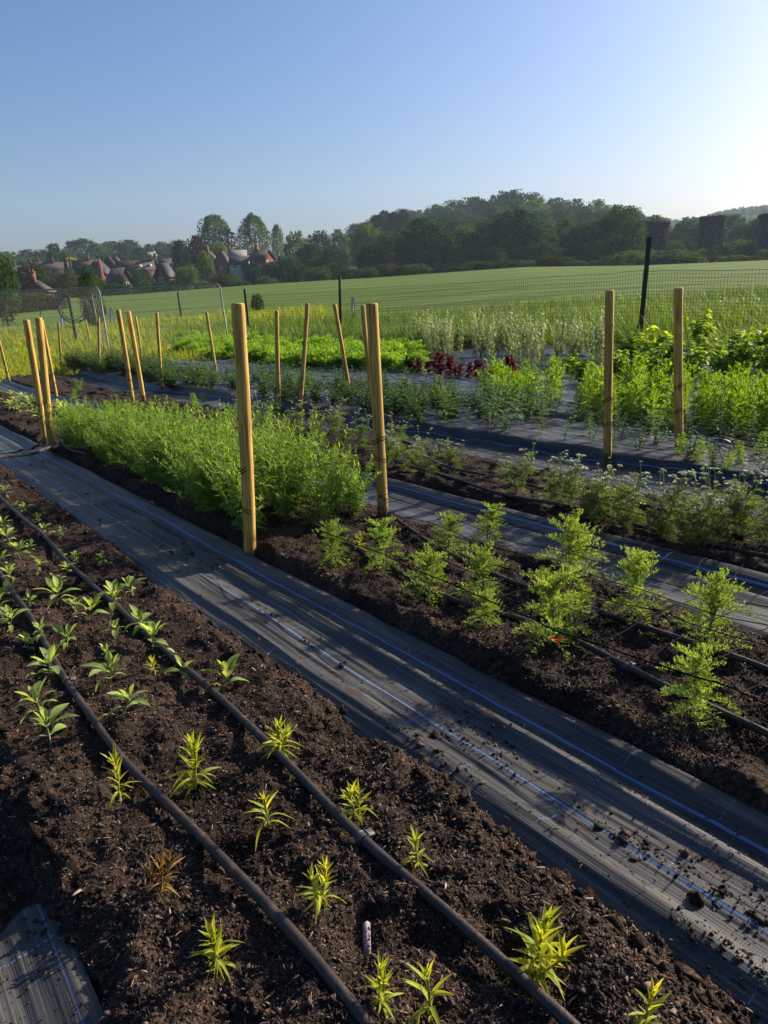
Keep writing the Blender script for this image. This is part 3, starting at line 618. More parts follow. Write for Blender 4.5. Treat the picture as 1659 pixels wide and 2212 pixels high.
pipe([(-160, 960), (0, 1075), (100, 1165), (260, 1310), (440, 1470), (600, 1620), (790, 1830), (1000, 2000), (1240, 2212), (1420, 2400)], .022, .0132, 'brown drip pipe along the middle of the near bed, closest to the black fabric path', [(795, 1832)])
pipe([(-200, 1090), (0, 1240), (70, 1340), (150, 1480), (260, 1630), (400, 1765), (600, 1990), (780, 2212), (920, 2400)], .022, .0132, 'brown drip pipe curving along the left side of the near bed', [(146, 1470)])
pipe([(640, 1115), (710, 1155), (770, 1185), (830, 1215), (960, 1285), (1180, 1350), (1350, 1435), (1500, 1505), (1659, 1570), (1850, 1665)], .018, .0125, 'dark drip pipe at the near side of the feathery plant bed', [(1352, 1436)])
pipe([(840, 1120), (960, 1185), (1100, 1250), (1250, 1300), (1400, 1355), (1659, 1450), (1850, 1525)], .018, .0125, 'dark drip pipe at the far side of the feathery plant bed')
pipe([(850, 1000), (960, 1035), (1100, 1075), (1300, 1115), (1450, 1150), (1659, 1192), (1850, 1230)], .018, .0125, 'black drip pipe behind which white flowers grow, lower one of two')
pipe([(900, 985), (1000, 1020), (1150, 1050), (1400, 1100), (1659, 1150)], .016, .011, 'thin black drip pipe running under the white flowering plants')
pipe(None, 0, .012, 'grey hose loop rising from the soil beside the plank and stakes', extra=[G(128, 925, .06), G(132, 950, .10), G(142, 968, .07), G(162, 976, .03), G(185, 980, .01)], group=None, name='hose', cat='hose', mat=GREYP, wob=0)
# grey plank lying across the path
a, b = G(-40, 1000, .035), G(122, 968, .05); mid = (a + b) / 2
o = thing('plank', 'weathered grey plank lying across the fabric path at the foot of two stakes', 'plank', mid, math.atan2(*(b - a)[1::-1]))
L_ = float(np.linalg.norm(b - a)); mb = MB(); q = np.linspace(-L_ / 2, L_ / 2, 14)
V = []; 
for k, xx in enumerate(q):
    zz = .012 * math.sin(k * .6) + (b - a)[2] * xx / L_
    V += [[xx, -.055, zz], [xx, .055, zz], [xx, .05, zz + .03], [xx, -.05, zz + .032]]
i = np.arange(13)[:, None] * 4; j = np.arange(4)[None]; k = (j + 1) % 4
mb.add(V, np.stack([i + j, i + k, i + 4 + k, i + 4 + j], -1).reshape(-1, 4)); mb.f.append(np.array([[0, 1, 2, 3], [52, 55, 54, 53]]))
mb.build('board', noise_mat('grey_timber', [(0.3, (0.03, 0.028, 0.027)), (0.6, (0.10, 0.095, 0.09)), (0.75, (0.2, 0.18, 0.17))], scale=20, stretch=(.08, 1, 1), rough=.85, bump=.5), o)

# ------------------------------------------------------------------ plants of the near bed
def seedling_broad(seed):
    g = np.random.default_rng(seed); st = MB(); lf = MB()
    h = g.uniform(.04, .07); lean = g.normal(0, .012, 2)
    top = np.array([lean[0], lean[1], h]); st.tube([[0, 0, -.02], [lean[0] * .3, lean[1] * .3, h * .4], top], [.0042, .0036, .003], 6)
    tA = leaf_tpl([.04, .11, .17, .19, .17, .11, .01], .20, .35, 6, .06); tB = leaf_tpl([.04, .11, .17, .19, .17, .11, .01], .55, .3, 6, .12); tC = leaf_tpl([.03, .04, .12, .19, .20, .14, .01], .05, .5, 6)
    a0 = g.uniform(0, 6)
    for lev in (0, 1, 1, 2, 2):
        a0 += 1.1
        for q in range(2):
            a = a0 + lev * PI / 2 + q * PI + g.normal(0, .3)
            if lev == 0: p, L, el, T = top * .45, g.uniform(.045, .075), g.uniform(-.05, .45), tB
            elif lev == 1: p, L, el, T = top * .85, g.uniform(.055, .10), g.uniform(.15, .85), tA
            else: p, L, el, T = top, g.uniform(.04, .075), g.uniform(.7, 1.2), tC
            pet = np.array([math.cos(a) * math.cos(el), math.sin(a) * math.cos(el), math.sin(el)]) * L * .22
            st.tube([p, p + pet], [.0026, .002], 5, False); lf.place(T, [p + pet * .9], a, el, L, L * g.uniform(.85, 1.15), g.normal(0, .25))
    for q in range(4):
        lf.place(tC, [top + [0, 0, .003]], g.uniform(0, 6), g.uniform(.6, 1.3), g.uniform(.018, .035))
    if g.random() < .6:   # old drooped leaf lying on the soil
        a = g.uniform(0, 6); pts = np.array([[0, 0, h * .25], [math.cos(a) * .03, math.sin(a) * .03, h * .3], [math.cos(a) * .06, math.sin(a) * .06, .006]]); st.tube(pts, .002, 5, False)
        lf.place(tB, [pts[-1]], a + .3, -.05, .05)
    return st.mesh('stem', STEM, True), lf.mesh('leaves', L_BROAD, True)
def seedling_narrow(seed, h=.12, dry=False, bushy=1):
    g = np.random.default_rng(seed); st = MB(); lf = MB(); T1 = leaf_tpl([.03, .07, .085, .07, .045, .005], .22, .5, 6); T2 = leaf_tpl([.03, .07, .085, .07, .045, .005], .7, .5, 6, .1)
    for b in range(bushy):
        hh = h * g.uniform(.75, 1.0) if b else h; ln = g.normal(0, .08 if b == 0 else .15, 2) * hh; base = g.normal(0, .008, 2) * (b > 0)
        top = np.array([base[0] + ln[0], base[1] + ln[1], hh * .72]); P = np.array([[base[0], base[1], -.015], [base[0] + ln[0] * .35, base[1] + ln[1] * .35, hh * .3], top]); st.tube(P, [.0034, .003, .0022], 6)
        n = 15 if h < .16 else 22; f = np.linspace(.12, 1, n)
        z = np.interp(f, [0, .42, 1], [0, hh * .3, hh * .72]); xy = np.stack([np.interp(f, [0, .42, 1], P[:, k]) for k in (0, 1)], 1)
        az = g.uniform(0, 6) + np.arange(n) * 2.4 + g.normal(0, .3, n); el = np.interp(f, [0, .35, .7, 1], [.1, .55, 1.05, 1.45]) + g.normal(0, .2, n)
        L = np.interp(f, [0, .25, .7, 1], [.030, .048, .050, .04]) * g.uniform(.7, 1.4, n) * (h / .12) ** .6
        pos = np.concatenate([xy, z[:, None]], 1); lo = f < .45
        lf.place(T2, pos[lo], az[lo], el[lo], L[lo], None, g.normal(0, .3, lo.sum())); lf.place(T1, pos[~lo], az[~lo], el[~lo], L[~lo], None, g.normal(0, .3, (~lo).sum()))
        m = 6; lf.place(T1, np.repeat(top[None], m, 0), g.uniform(0, 6, m), g.uniform(1.0, 1.5, m), g.uniform(.02, .045, m))
        m = 8; lf.place(T1, np.stack([g.normal(0, .003, m) + base[0], g.normal(0, .003, m) + base[1], g.uniform(0, h * .25, m)], 1), g.uniform(0, 6, m), g.uniform(.3, 1, m), g.uniform(.015, .03, m))
    return st.mesh('stem', STEMD if dry else STEMY, True), lf.mesh('leaves', L_DRY if dry else L_NARROW, True)
def bed_full(s_, t_):
    for k in (0, 1, 2):
        a, b, _, _ = BEDS[k]
        if a + .05 < t_ < b - .05 and s_ > .1: return float(bed_z(k)(np.array([s_]), np.array([t_]))[0]) - .004
    return None
VB = [seedling_broad(200 + i) for i in range(9)]
_k = [0]
def put(name, meshes, parts, px, py, lab, cat, group, scale=1.0, rz=None, dz=0.0, pos=None, tilt=None):
    _k[0] += 1; g = np.random.default_rng(5000 + _k[0])
    p = G(px, py, dz) if pos is None else np.asarray(pos, float)
    ps, pt = xy2st(p[0], p[1]); q = bed_full(ps, pt)
    if q is not None: p = p.copy(); p[2] = q
    o = thing(name, lab, cat, p, g.uniform(0, 6.28) if rz is None else rz, scale, group, tilt if tilt is not None else tuple(g.normal(0, .06, 2)))
    for k, me in enumerate(meshes): part(parts[k] if k < len(parts) else me.name.split('.')[0], me, o)
    return o
BROAD = [ # base x, y, scale, label
 (15, 1076, .95, 'broad-leaved seedling at the left picture edge above the upper drip pipe'),
 (51, 1110, .9, 'flat broad-leaved seedling touching the far end of the upper drip pipe'),
 (80, 1126, .8, 'small broad-leaved seedling just right of the far end of the upper pipe'),
 (10, 1140, .95, 'broad-leaved seedling at the left picture edge, higher of two in a clump'),
 (22, 1168, 1.15, 'bushier broad-leaved seedling at the left edge below another clump'),
 (128, 1168, 1.0, 'broad-leaved seedling with one long yellow leaf, right of the upper pipe'),
 (44, 1216, 1.15, 'tall pale-leaved seedling left of the upper pipe beside the plain dark gap'),
 (128, 1198, .85, 'flat rosette seedling growing over the upper drip pipe'),
 (143, 1229, .75, 'small seedling partly hidden behind the upper drip pipe'),
 (218, 1212, .85, 'lone small seedling near the fabric path edge at the far end of the bed'),
 (87, 1242, .75, 'small low seedling in the middle between the two drip pipes, far end'),
 (129, 1259, .9, 'seedling with upright yellow leaf behind the larger spreading seedling'),
 (119, 1294, 1.25, 'large spreading seedling with red stem between the two drip pipes'),
 (7, 1296, 1.1, 'seedling cut by the left edge touching the curved left drip pipe'),
 (287, 1276, 1.0, 'seedling with one upright paddle leaf nearest the path, alone'),
 (241, 1308, 1.3, 'large seedling draped over the upper drip pipe, many curled leaves'),
 (313, 1352, 1.3, 'large upright seedling with long yellow lower leaves right of the upper pipe'),
 (190, 1342, 1.15, 'seedling with arching leaves halfway between the pipes'),
 (5, 1335, 1.1, 'seedling at the left edge below the curved pipe start'),
 (20, 1356, 1.15, 'upright seedling at the left edge left of the curved pipe'),
 (143, 1390, 1.0, 'seedling with a twisted tall leaf just right of the curved pipe'),
 (105, 1455, 1.1, 'seedling beside the pipe clip of the curved pipe, with upright leaves'),
 (224, 1417, .65, 'tiny flat seedling alone in the middle of the bed'),
 (238, 1468, 1.2, 'wide seedling with two long opposite leaves in the middle of the bed'),
 (328, 1397, 1.15, 'seedling with long flat leaves touching the left of the upper pipe'),
 (391, 1451, .95, 'pale seedling with few leaves leaning on the upper drip pipe'),
 (479, 1489, 1.25, 'broad dusty-leaved seedling lying across the upper drip pipe, nearest of its kind there'),
 (92, 1548, 1.3, 'large five-leaved seedling left of the curved pipe'),
 (269, 1550, 1.0, 'seedling on a pale bent stem alone in the middle of the bed'),
 (36, 1098, .8, 'small seedling left of the upper pipe end, between two others'), (96, 1150, .75, 'small pale seedling left of the rosette over the upper pipe'), (62, 1190, .8, 'small seedling left of the upper pipe among larger ones'),
 (165, 1200, .7, 'small seedling right of the upper pipe opposite the flat rosette'), (30, 1262, .9, 'pale seedling right of the left picture edge above the curved pipe'), (60, 1300, .8, 'small pale seedling just right of the start of the curved pipe'), (160, 1312, .75, 'small seedling above the arching one between the pipes'),
 (95, 1385, .85, 'pale seedling right of the curved pipe above its clip'), (255, 1372, .7, 'small seedling below the large draped one by the upper pipe'), (180, 1250, .7, 'small seedling against the right of the upper pipe, alone'), (8, 1228, .95, 'seedling at the left edge halfway up the bed, partly cut off'), (60, 1395, .8, 'small pale seedling against the left of the curved pipe'),
 (109, 1602, 1.15, 'lowest broad-leaved seedling left of the curved pipe with drooping stalks'),
]
for i, (x, y, s, lab) in enumerate(BROAD):
    put('broadleaf_seedling', VB[i % 9], ('stem', 'leaves'), x, y, lab, 'seedling', 'broad-leaved seedlings in the near bed', s * (.76 if y < 1262 else .86))
NARROW = [ # base x,y, height m, dry, bushy, label
 (258, 1718, .17, 0, 1, 'yellow-green narrow-leaved seedling growing against the curved pipe'),
 (418, 1690, .20, 0, 2, 'tallest thin narrow-leaved seedling between the pipes, with side shoots at its base'),
 (602, 1625, .13, 0, 3, 'narrow-leaved seedling with two bright bunches right of the upper pipe'),
 (582, 1800, .13, 0, 1, 'narrow-leaved seedling with pinkish lower leaves between the pipes'),
 (768, 1762, .13, 0, 2, 'narrow-leaved seedling close to the right of the upper pipe above its grey clip'),
 (694, 1977, .115, 0, 2, 'bright yellow narrow-leaved seedling left of the white plant marker'),
 (903, 1880, .115, 0, 1, 'narrow-leaved seedling right of the grey pipe clip'),
 (932, 2195, .155, 0, 1, 'tall narrow-leaved seedling near the bottom edge between the pipes'),
 (820, 2200, .095, 0, 2, 'small narrow-leaved seedling near the bottom edge beside the lower pipe'),
 (350, 1921, .095, 1, 3, 'dried brown seedling left of the lower pipe'),
 (476, 2090, .10, 0, 3, 'short bushy seedling with a brown tip left of the lower pipe'),
 (1156, 2092, .185, 0, 3, 'largest narrow-leaved seedling with long arching leaves right of the upper pipe'),
 (1384, 2240, .12, 0, 1, 'narrow seedling cut off by the bottom picture edge'),
 (331, 1441, .06, 0, 1, 'tiny narrow-leaved seedling among the broad-leaved ones'),
]
for i, (x, y, h, dry, bu, lab) in enumerate(NARROW):
    put('narrowleaf_seedling', seedling_narrow(300 + i, h, dry, bu), ('stem', 'leaves'), x, y, lab, 'seedling', 'narrow-leaved seedlings in the near bed', 1.0)
# plant marker with handwriting
p = G(794, 2068, 0); tw = .018; th = .085
o = thing('plant_marker', 'small white plastic plant marker with purple handwriting stuck in the soil', 'marker', p, d2r(30), 1, None, (d2r(-8), d2r(6)))
mb = MB(); mb.add([[-tw / 2, 0, -.02], [tw / 2, 0, -.02], [tw / 2, 0, th * .92], [0.1 * tw, 0, th], [-tw / 2, 0, th * .97]] + [[-tw / 2, .0012, -.02], [tw / 2, .0012, -.02], [tw / 2, .0012, th * .92], [0.1 * tw, .0012, th], [-tw / 2, .0012, th * .97]],
   np.array([[0, 1, 2, 3, 4]])); mb.f.append(np.array([[9, 8, 7, 6, 5]])); mb.f.append(np.array([[a_, (a_ + 1) % 5, (a_ + 1) % 5 + 5, a_ + 5] for a_ in range(5)])[:, ::-1])
mb.build('tag', noise_mat('marker_plastic', [(0.3, (0.24, 0.20, 0.235)), (0.7, (0.36, 0.31, 0.35))], scale=20, rough=.5), o)
mb = MB(); g = np.random.default_rng(4)
for row in (-.004, .004):
    z = .012
    while z < .07:
        for k in range(3): mb.box([row + g.normal(0, .0012), -.0008, z + g.uniform(0, .006)], (.0045 if g.random() < .5 else .0012, .0006, .0012 if g.random() < .5 else .005), None)
        z += .008
mb.build('handwriting', noise_mat('purple_ink', [(0.3, (0.07, 0.02, 0.09)), (0.7, (0.12, 0.04, 0.14))], scale=9), o)

# ------------------------------------------------------------------ feathery plants of the second bed
def fern_tpl(seed, n=9, droop=.35):
    """one feathery leaf of unit length: side leaflets cut into narrow blades"""
    g = np.random.default_rng(seed); mb = MB(); xs = np.linspace(.16, 1.0, n)
    mid = lambda x: np.array([x, 0, .1 * math.sin(x * PI) - droop * x * x])
    for i, x in enumerate(xs):
        for sgn in (-1, 1):
            Lp = .36 * math.sin(PI * min(1, .18 + .75 * (x - .1))) ** .8 * g.uniform(.8, 1.15); a = sgn * g.uniform(.75, 1.05) * (1 - .5 * (i / n)); el = g.normal(.25, .25)
            P0 = mid(x); m = 6; f = np.linspace(.12, 1, m)
            dirv = np.array([math.cos(a) * math.cos(el), math.sin(a) * math.cos(el), math.sin(el)])
            pos = P0[None] + f[:, None] * Lp * dirv[None] + g.normal(0, .018, (m, 3)); pos[:, 2] -= .10 * f ** 2 * Lp
            for s2 in (-1, 1):
                mb.place(DIAMOND, pos, a + s2 * .65 * (1 - .5 * f) + g.normal(0, .15, m), el + g.normal(.15, .3, m), .115 * g.uniform(.8, 1.3, m), .042, g.uniform(-1, 1, m))
            mb.place(DIAMOND, [P0], a, el, Lp, .014, 0)
    mb.place(DIAMOND, [[0, 0, 0]], 0, 0.03, .95, .02, 0)
    return np.concatenate(mb.v), np.concatenate(mb.f)
FERN = [fern_tpl(1, 10, .3), fern_tpl(2, 10, .6), fern_tpl(3, 9, .15), fern_tpl(4, 9, .8)]
def fern_plant(seed, h=.25, n=20, tall=1.0, mat=L_FERN, stemmat=STEM, spread=1.0):
    g = np.random.default_rng(seed); st = MB(); lf = MB()
    st.tube([[0, 0, -.02], [g.normal(0, .01), g.normal(0, .01), h * .4], [g.normal(0, .015), g.normal(0, .015), h * .75]], [.006, .005, .003], 6)
    for i in range(n):
        f = (i + .5) / n; z = h * (.05 + .68 * f * tall); a = i * 2.4 + g.normal(0, .35); el = np.interp(f, [0, .25, .6, 1], [.10, .35, .85, 1.35]) + g.normal(0, .15)
        L = h * np.interp(f, [0, .25, .6, 1], [.33, .42, .38, .34]) * g.uniform(.75, 1.15) * spread
        T = FERN[3] if f < .25 else (FERN[1] if f < .5 else FERN[g.integers(0, 3)])
        pet = L * .18; d = np.array([math.cos(a) * math.cos(el), math.sin(a) * math.cos(el), math.sin(el)])
        p0 = np.array([0, 0, z]); st.tube([p0, p0 + d * pet], .0022, 4, False); lf.place(T, [p0 + d * pet * .5], a, el, L, L * .9, g.normal(0, .3))
    return st.mesh('stem', stemmat, True), lf.mesh('foliage', mat)
VF = [fern_plant(400 + i, .25, 28) for i in range(5)]
FERNS = [
 (721, 1216, .235, 'feathery green plant at the right foot of the tall green bush'),
 (828, 1232, .27, 'feathery plant in front of the thick right stake with a yellow leaf at its foot'),
 (927, 1286, .26, 'dark-based feathery plant standing just left of the tallest middle one'),
 (970, 1185, .23, 'feathery plant at the back of the bed right of the thick stake'),
 (1040, 1290, .28, 'tall feathery plant in the middle of the bed, above a low grey-green one'),
 (1045, 1346, .17, 'low grey-green feathery plant in front of the tall middle one'),
 (1052, 1175, .26, 'feathery plant at the far side of the bed behind the tall middle one'),
 (1231, 1252, .33, 'wide feathery plant at the far pipe, largest at the back of the bed'),
 (1185, 1392, .32, 'large feathery plant with the red petal at its foot'),
 (1367, 1332, .30, 'feathery plant with long side leaves at the far drip pipe'),
 (1530, 1400, .30, 'feathery plant with pale lower leaves near the right picture edge'),
 (1498, 1541, .255, 'bright yellow-green feathery plant nearest the right picture edge, in front of the near pipe'),
 (1258, 1290, .11, 'small feathery sprout behind the plant with the red petal'),
]
for i, (x, y, h, lab) in enumerate(FERNS):
    put('feathery_plant', VF[i % 5], ('stem', 'foliage'), x, y, lab, 'plant', 'feathery plants in the second bed', h / .25 * .95)
put('narrowleaf_seedling', seedling_narrow(340, .10, 0, 2), ('stem', 'leaves'), 778, 1192, 'small narrow-leaved seedling in the second bed between two feathery plants', 'seedling', None, 1)
# red petal
p = G(1203, 1390, .03); o = thing('red_petal', 'fallen bright red petal lying by the feathery plant and the drip pipe', 'petal', p, 1.0)
mb = MB(); T = leaf_tpl([.05, .3, .42, .4, .3, .05], .1, .5, 5, .1); mb.place(T, [[0, 0, 0], [.005, 0, 0.0], [0, .004, 0]], [2.6, -.5, .6], [.8, .1, .3], [.05, .045, .03]); mb.build('petal_blade', leaf_mat('red_petal', [(0, (.30, .004, .008)), (1, (.55, .015, .02))], .35, tcol=(1, .6, .6), nscale=20), o, True)

# ------------------------------------------------------------------ the tall green cornflower-like plants (one row of many)
LANCE = leaf_tpl([.02, .06, .075, .06, .004], .25, .3, 3)
def corn_plant(seed, h=.60, nst=30):
    g = np.random.default_rng(seed); st = MB(); lf = MB()
    for k in range(nst):
        a = g.uniform(0, 6.28); out = g.uniform(.03, .24) * (h / .5); hh = h * g.uniform(.6, 1.0) * (1 - .35 * (out / .3) ** 2)
        f = np.linspace(0, 1, 7); P = np.stack([np.cos(a) * out * f ** 1.4 + g.normal(0, .008, 7) * f, np.sin(a) * out * f ** 1.4 + g.normal(0, .008, 7) * f, hh * f], 1) + np.array([g.normal(0, .03), g.normal(0, .03), 0]); st.tube(P, np.linspace(.0028, .0012, 7), 4, False)
        n = 44; q = np.sort(g.uniform(.05, 1, n) ** .75); pos = np.stack([np.interp(q, f, P[:, c]) for c in range(3)], 1)
        lf.place(LANCE, pos, g.uniform(0, 6.28, n), np.interp(q, [0, .5, 1], [.1, .5, .9]) + g.normal(0, .35, n), np.interp(q, [0, .4, 1], [.085, .062, .036]) * g.uniform(.6, 1.2, n), np.interp(q, [0, .4, 1], [.075, .06, .045]) * g.uniform(.7, 1.2, n), g.normal(0, .5, n))
        if g.random() < .5: lf.place(DIAMOND, np.repeat(P[-1][None], 3, 0), g.uniform(0, 6, 3), 1.3, .022, .014, [0, 1, 2])
    return st.mesh('stems', STEM), lf.mesh('foliage', L_CORN)
VC = [corn_plant(500 + i) for i in range(5)]
g = np.random.default_rng(12)
i = 0
for s in np.arange(3.98, 9.3, .27):
    for t in (2.04, 2.33, 2.60):
        if s < 4.2 and t < 2.2: continue
        ss, tt = s + g.normal(0, .06), t + g.normal(0, .05); x, y = st2xy(ss, tt); hsc = np.interp(ss, [4, 5, 8, 9.3], [1.14, 1.14, 1.05, .9]) * g.uniform(.74, 1.16)
        put('green_bush_plant', VC[i % 5], ('stems', 'foliage'), 0, 0, 'tall fine-leaved green plant in the dense row behind the nearest stake', 'plant', 'dense row of fine-leaved green plants', hsc * .93, pos=(x, y, zs(ss, tt) - .01)); i += 1

# ------------------------------------------------------------------ white flowering plants of the third bed
def umbel_plant(seed, h=.40):
    g = np.random.default_rng(seed); st = MB(); lf = MB(); heads = []
    for k in range(g.integers(6, 10)):
        a = g.uniform(0, 6.28); out = g.uniform(.04, .17); hh = h * g.uniform(.6, 1.0); f = np.linspace(0, 1, 6)
        P = np.stack([math.cos(a) * out * f, math.sin(a) * out * f, hh * f ** .9], 1) + g.normal(0, .006, (6, 3)) * f[:, None]; st.tube(P, np.linspace(.0024, .0013, 6), 4, False)
        tips = [P[-1]]
        for b in range(3):
            q = g.integers(2, 5); d = np.array([math.cos(a + g.normal(0, 1.2)), math.sin(a + g.normal(0, 1.2)), g.uniform(1, 2)]); d /= np.linalg.norm(d); e = P[q] + d * g.uniform(.04, .10); st.tube([P[q], e], .0012, 4, False); tips.append(e)
        n = 10; q = g.uniform(.02, .7, n); pos = np.stack([np.interp(q, f, P[:, c]) for c in range(3)], 1)
        m = g.integers(0, 3, n)
        for w_ in range(3): lf.place(FERN[w_], pos[m == w_][:2], g.uniform(0, 6.28, min(2, (m == w_).sum())), g.uniform(-.1, .8, min(2, (m == w_).sum())), g.uniform(.05, .085, min(2, (m == w_).sum())))
        lf.place(LANCE, pos, g.uniform(0, 6.28, n), g.uniform(0, .8, n), g.uniform(.025, .05, n))
        for tp in tips:
            fl = MB(); r = g.uniform(.007, .014); m_ = 12; dirs = g.normal(0, 1, (m_, 3)); dirs[:, 2] = np.abs(dirs[:, 2]) * .6; dirs /= np.linalg.norm(dirs, axis=1)[:, None]
            if g.random() < .12: fl.place(DIAMOND, np.repeat(tp[None], 9, 0), np.arange(9) * .7, g.uniform(-.1, .35, 9), .028, .018)
            fl.place(QUAD, tp + dirs * r * .7, g.uniform(0, 6, m_), g.uniform(-1, 1, m_), r * .9); heads.append(fl.mesh('flower_head', PETAL))
    return st.mesh('stems', STEM), lf.mesh('foliage', L_WHITE), *heads
VU = [umbel_plant(600 + i) for i in range(6)]
UMB = [(1115, 1075), (1190, 1092), (1258, 1122), (1300, 1112), (1347, 1140), (1430, 1160), (1520, 1180), (1571, 1150), (1650, 1176), 
       (837, 1006), (790, 968), (932, 1034), (985, 1010), (722, 940), (565, 925), (633, 930), (680, 950), (745, 958), (880, 1018), (600, 905), (905, 1000), (1610, 1160), (1700, 1190), (520, 905), (690, 925), (1460, 1140), (860, 980), (1232, 1105), (1285, 1128), (1375, 1132), (1320, 1118), (1545, 1165), (1480, 1168)]
for i, (x, y) in enumerate(UMB):
    put('white_flower_plant', VU[i % 6], ('stems', 'foliage'), x, y, 'thin branching plant with small white flower heads in the third bed', 'plant', 'white flowering plants in the third bed', np.random.default_rng(i).uniform(.85, 1.15) * (1.0 if x > 1000 else .95))

# ------------------------------------------------------------------ small leafy plants in the mounded fabric
OVAL = leaf_tpl([.05, .2, .26, .2, .01], .2, .3, 3)
def snap_plant(seed, h=.28, ns=None, sp=.07):
    g = np.random.default_rng(seed); st = MB(); lf = MB()
    for k in range(ns or g.integers(2, 6)):
        ln = g.normal(0, sp, 2) * (k > 0) + g.normal(0, .02, 2); hh = h * (1 if k == 0 else g.uniform(.5, .9)); st.tube([[0, 0, -.02], [ln[0] * .6, ln[1] * .6, hh * .5], [ln[0], ln[1], hh]], [.003, .0025, .0015], 5)
        n = int(26 * hh / .28); f = np.linspace(.12, 1, n); pos = np.stack([ln[0] * f, ln[1] * f, hh * f], 1)
        lf.place(OVAL, pos, np.arange(n) * 1.57 + (np.arange(n) // 2) * .7 + g.normal(0, .3, n), g.uniform(-.1, .6, n), np.interp(f, [0, .5, 1], [.062, .058, .03]) * g.uniform(.7, 1.2, n))
    return st.mesh('stem', STEMD), lf.mesh('leaves', L_SNAP, True)
VS = [snap_plant(700 + i) for i in range(6)]; VSB = [snap_plant(750 + i, .30, 10, .12) for i in range(4)]
g = np.random.default_rng(21); i = 0
for t, s0, s1 in ((5.55, 2.4, 17), (5.95, 2.3, 17), (6.35, 2.6, 17), (6.62, 5.0, 12)):
    s = s0
    while s < s1:
        ss, tt = s + g.normal(0, .06), t + g.normal(0, .05); x, y = st2xy(ss, tt); s += .33 if s < 10 else .42
        if g.random() < (.12 if ss < 8 else .38): continue
        put('leafy_plant', VS[i % 6] if ss < 6.5 else VSB[i % 4], ('stem', 'leaves'), 0, 0, 'small dark leafy plant growing through a hole in the mounded black fabric', 'plant', 'leafy plants in the mounded fabric', g.uniform(.65, 1.15) * (1.05 if ss < 5.5 else 1.6), pos=(x, y, zs(ss, tt) + .01)); i += 1

# ------------------------------------------------------------------ bright cosmos-like plants, red plants, carrots, pale plants, broad bushes
def cosmos_plant(seed, h=.62):
    g = np.random.default_rng(seed); st = MB(); lf = MB()
    for k in range(4):
        ln = g.normal(0, .09, 2); hh = h * g.uniform(.75, 1); st.tube([[ln[0] * .2, ln[1] * .2, -.02], [ln[0] * .6, ln[1] * .6, hh * .5], [ln[0], ln[1], hh * .93]], [.005, .004, .002], 5)
        n = 24; f = np.linspace(.05, 1, n); pos = np.stack([ln[0] * f, ln[1] * f, hh * .92 * f], 1); az = np.arange(n) * 2.4 + g.normal(0, .3, n); el = np.interp(f, [0, .6, 1], [.25, .6, 1.2]) + g.normal(0, .15, n); L = np.interp(f, [0, .4, 1], [.13, .16, .09]) * g.uniform(.8, 1.2, n)
        m = 12
        for q in range(n):     # each leaf a spray of threads
            d = np.array([math.cos(az[q]) * math.cos(el[q]), math.sin(az[q]) * math.cos(el[q]), math.sin(el[q])]); u = np.linspace(.1, 1, m)
            P = pos[q] + d * (u * L[q])[:, None]; P[:, 2] -= .2 * L[q] * u ** 2
            for sg in (-1, 1): lf.place(DIAMOND, P, az[q] + sg * .7, el[q] + g.normal(.1, .3, m), L[q] * .45 * (1.15 - u), .008 + 0 * u, g.uniform(-1, 1, m))
    return st.mesh('stems', STEM), lf.mesh('foliage', L_COSMOS)
VO = [cosmos_plant(800 + i) for i in range(5)]
g = np.random.default_rng(31); i = 0
for t in (6.98, 7.25, 7.55, 7.85, 8.15):
    s = 2.6
    while s < 7.7:
        ss, tt = s + g.normal(0, .06), t + g.normal(0, .06); s += .30
        if 5.9 < ss < 6.35: continue
        x, y = st2xy(ss, tt); pxx = az2px(math.atan2(x, y))
        if pxx < 1075 or 1168 < pxx < 1203 or 1232 < pxx < 1268: continue
        put('feathery_tall_plant', VO[i % 5], ('stems', 'foliage'), 0, 0, 'tall bright feathery plant in the sunlit mass at the right behind the mounded fabric', 'plant', 'tall bright feathery plants', np.interp(ss, [2.6, 5, 7.9], [.9, 1.06, .98]) * g.uniform(.68, 1.16), pos=(x, y, zs(ss, tt) - .01)); i += 1
for (x, y, sc) in ((1505, 1000, .4), (1540, 1010, .35), (1600, 1005, .38), (1640, 985, .4), (1470, 985, .42), (1570, 1015, .3)):
    put('feathery_low_plant', VO[(x + y) % 5], ('stems', 'foliage'), x, y, 'low yellowing feathery plant sprawling on the fabric at the right', 'plant', 'low yellowing plants on the fabric', (sc, sc, sc * .9))
for (x, y, sc) in ((425, 885, .42), (160, 860, .4), (172, 845, .45), (255, 890, .35), (440, 870, .3), (380, 890, .3), (236, 893, .34)):
    put('feathery_low_plant', VO[(x + y) % 5], ('stems', 'foliage'), x, y, 'small feathery green plant in the soil bed behind the tall bush', 'plant', 'small feathery plants behind the bush', sc)
def red_plant(seed, h=.36):
    g = np.random.default_rng(seed); st = MB(); lf = MB(); st.tube([[0, 0, -.02], [0, 0, h * .8]], [.006, .003], 5); n = 60; f = g.uniform(.05, 1, n)
    T = leaf_tpl([.08, .3, .36, .25, .02], .35, .4, 4, .1); lf.place(T, np.stack([g.normal(0, .03, n), g.normal(0, .03, n), f * h * .85], 1), g.uniform(0, 6.28, n), np.interp(f, [0, 1], [0, 1.1]) + g.normal(0, .25, n), g.uniform(.07, .13, n), None, g.normal(0, .3, n))
    return st.mesh('stem', STEMD), lf.mesh('leaves', L_RED)
VR = [red_plant(900 + i) for i in range(4)]
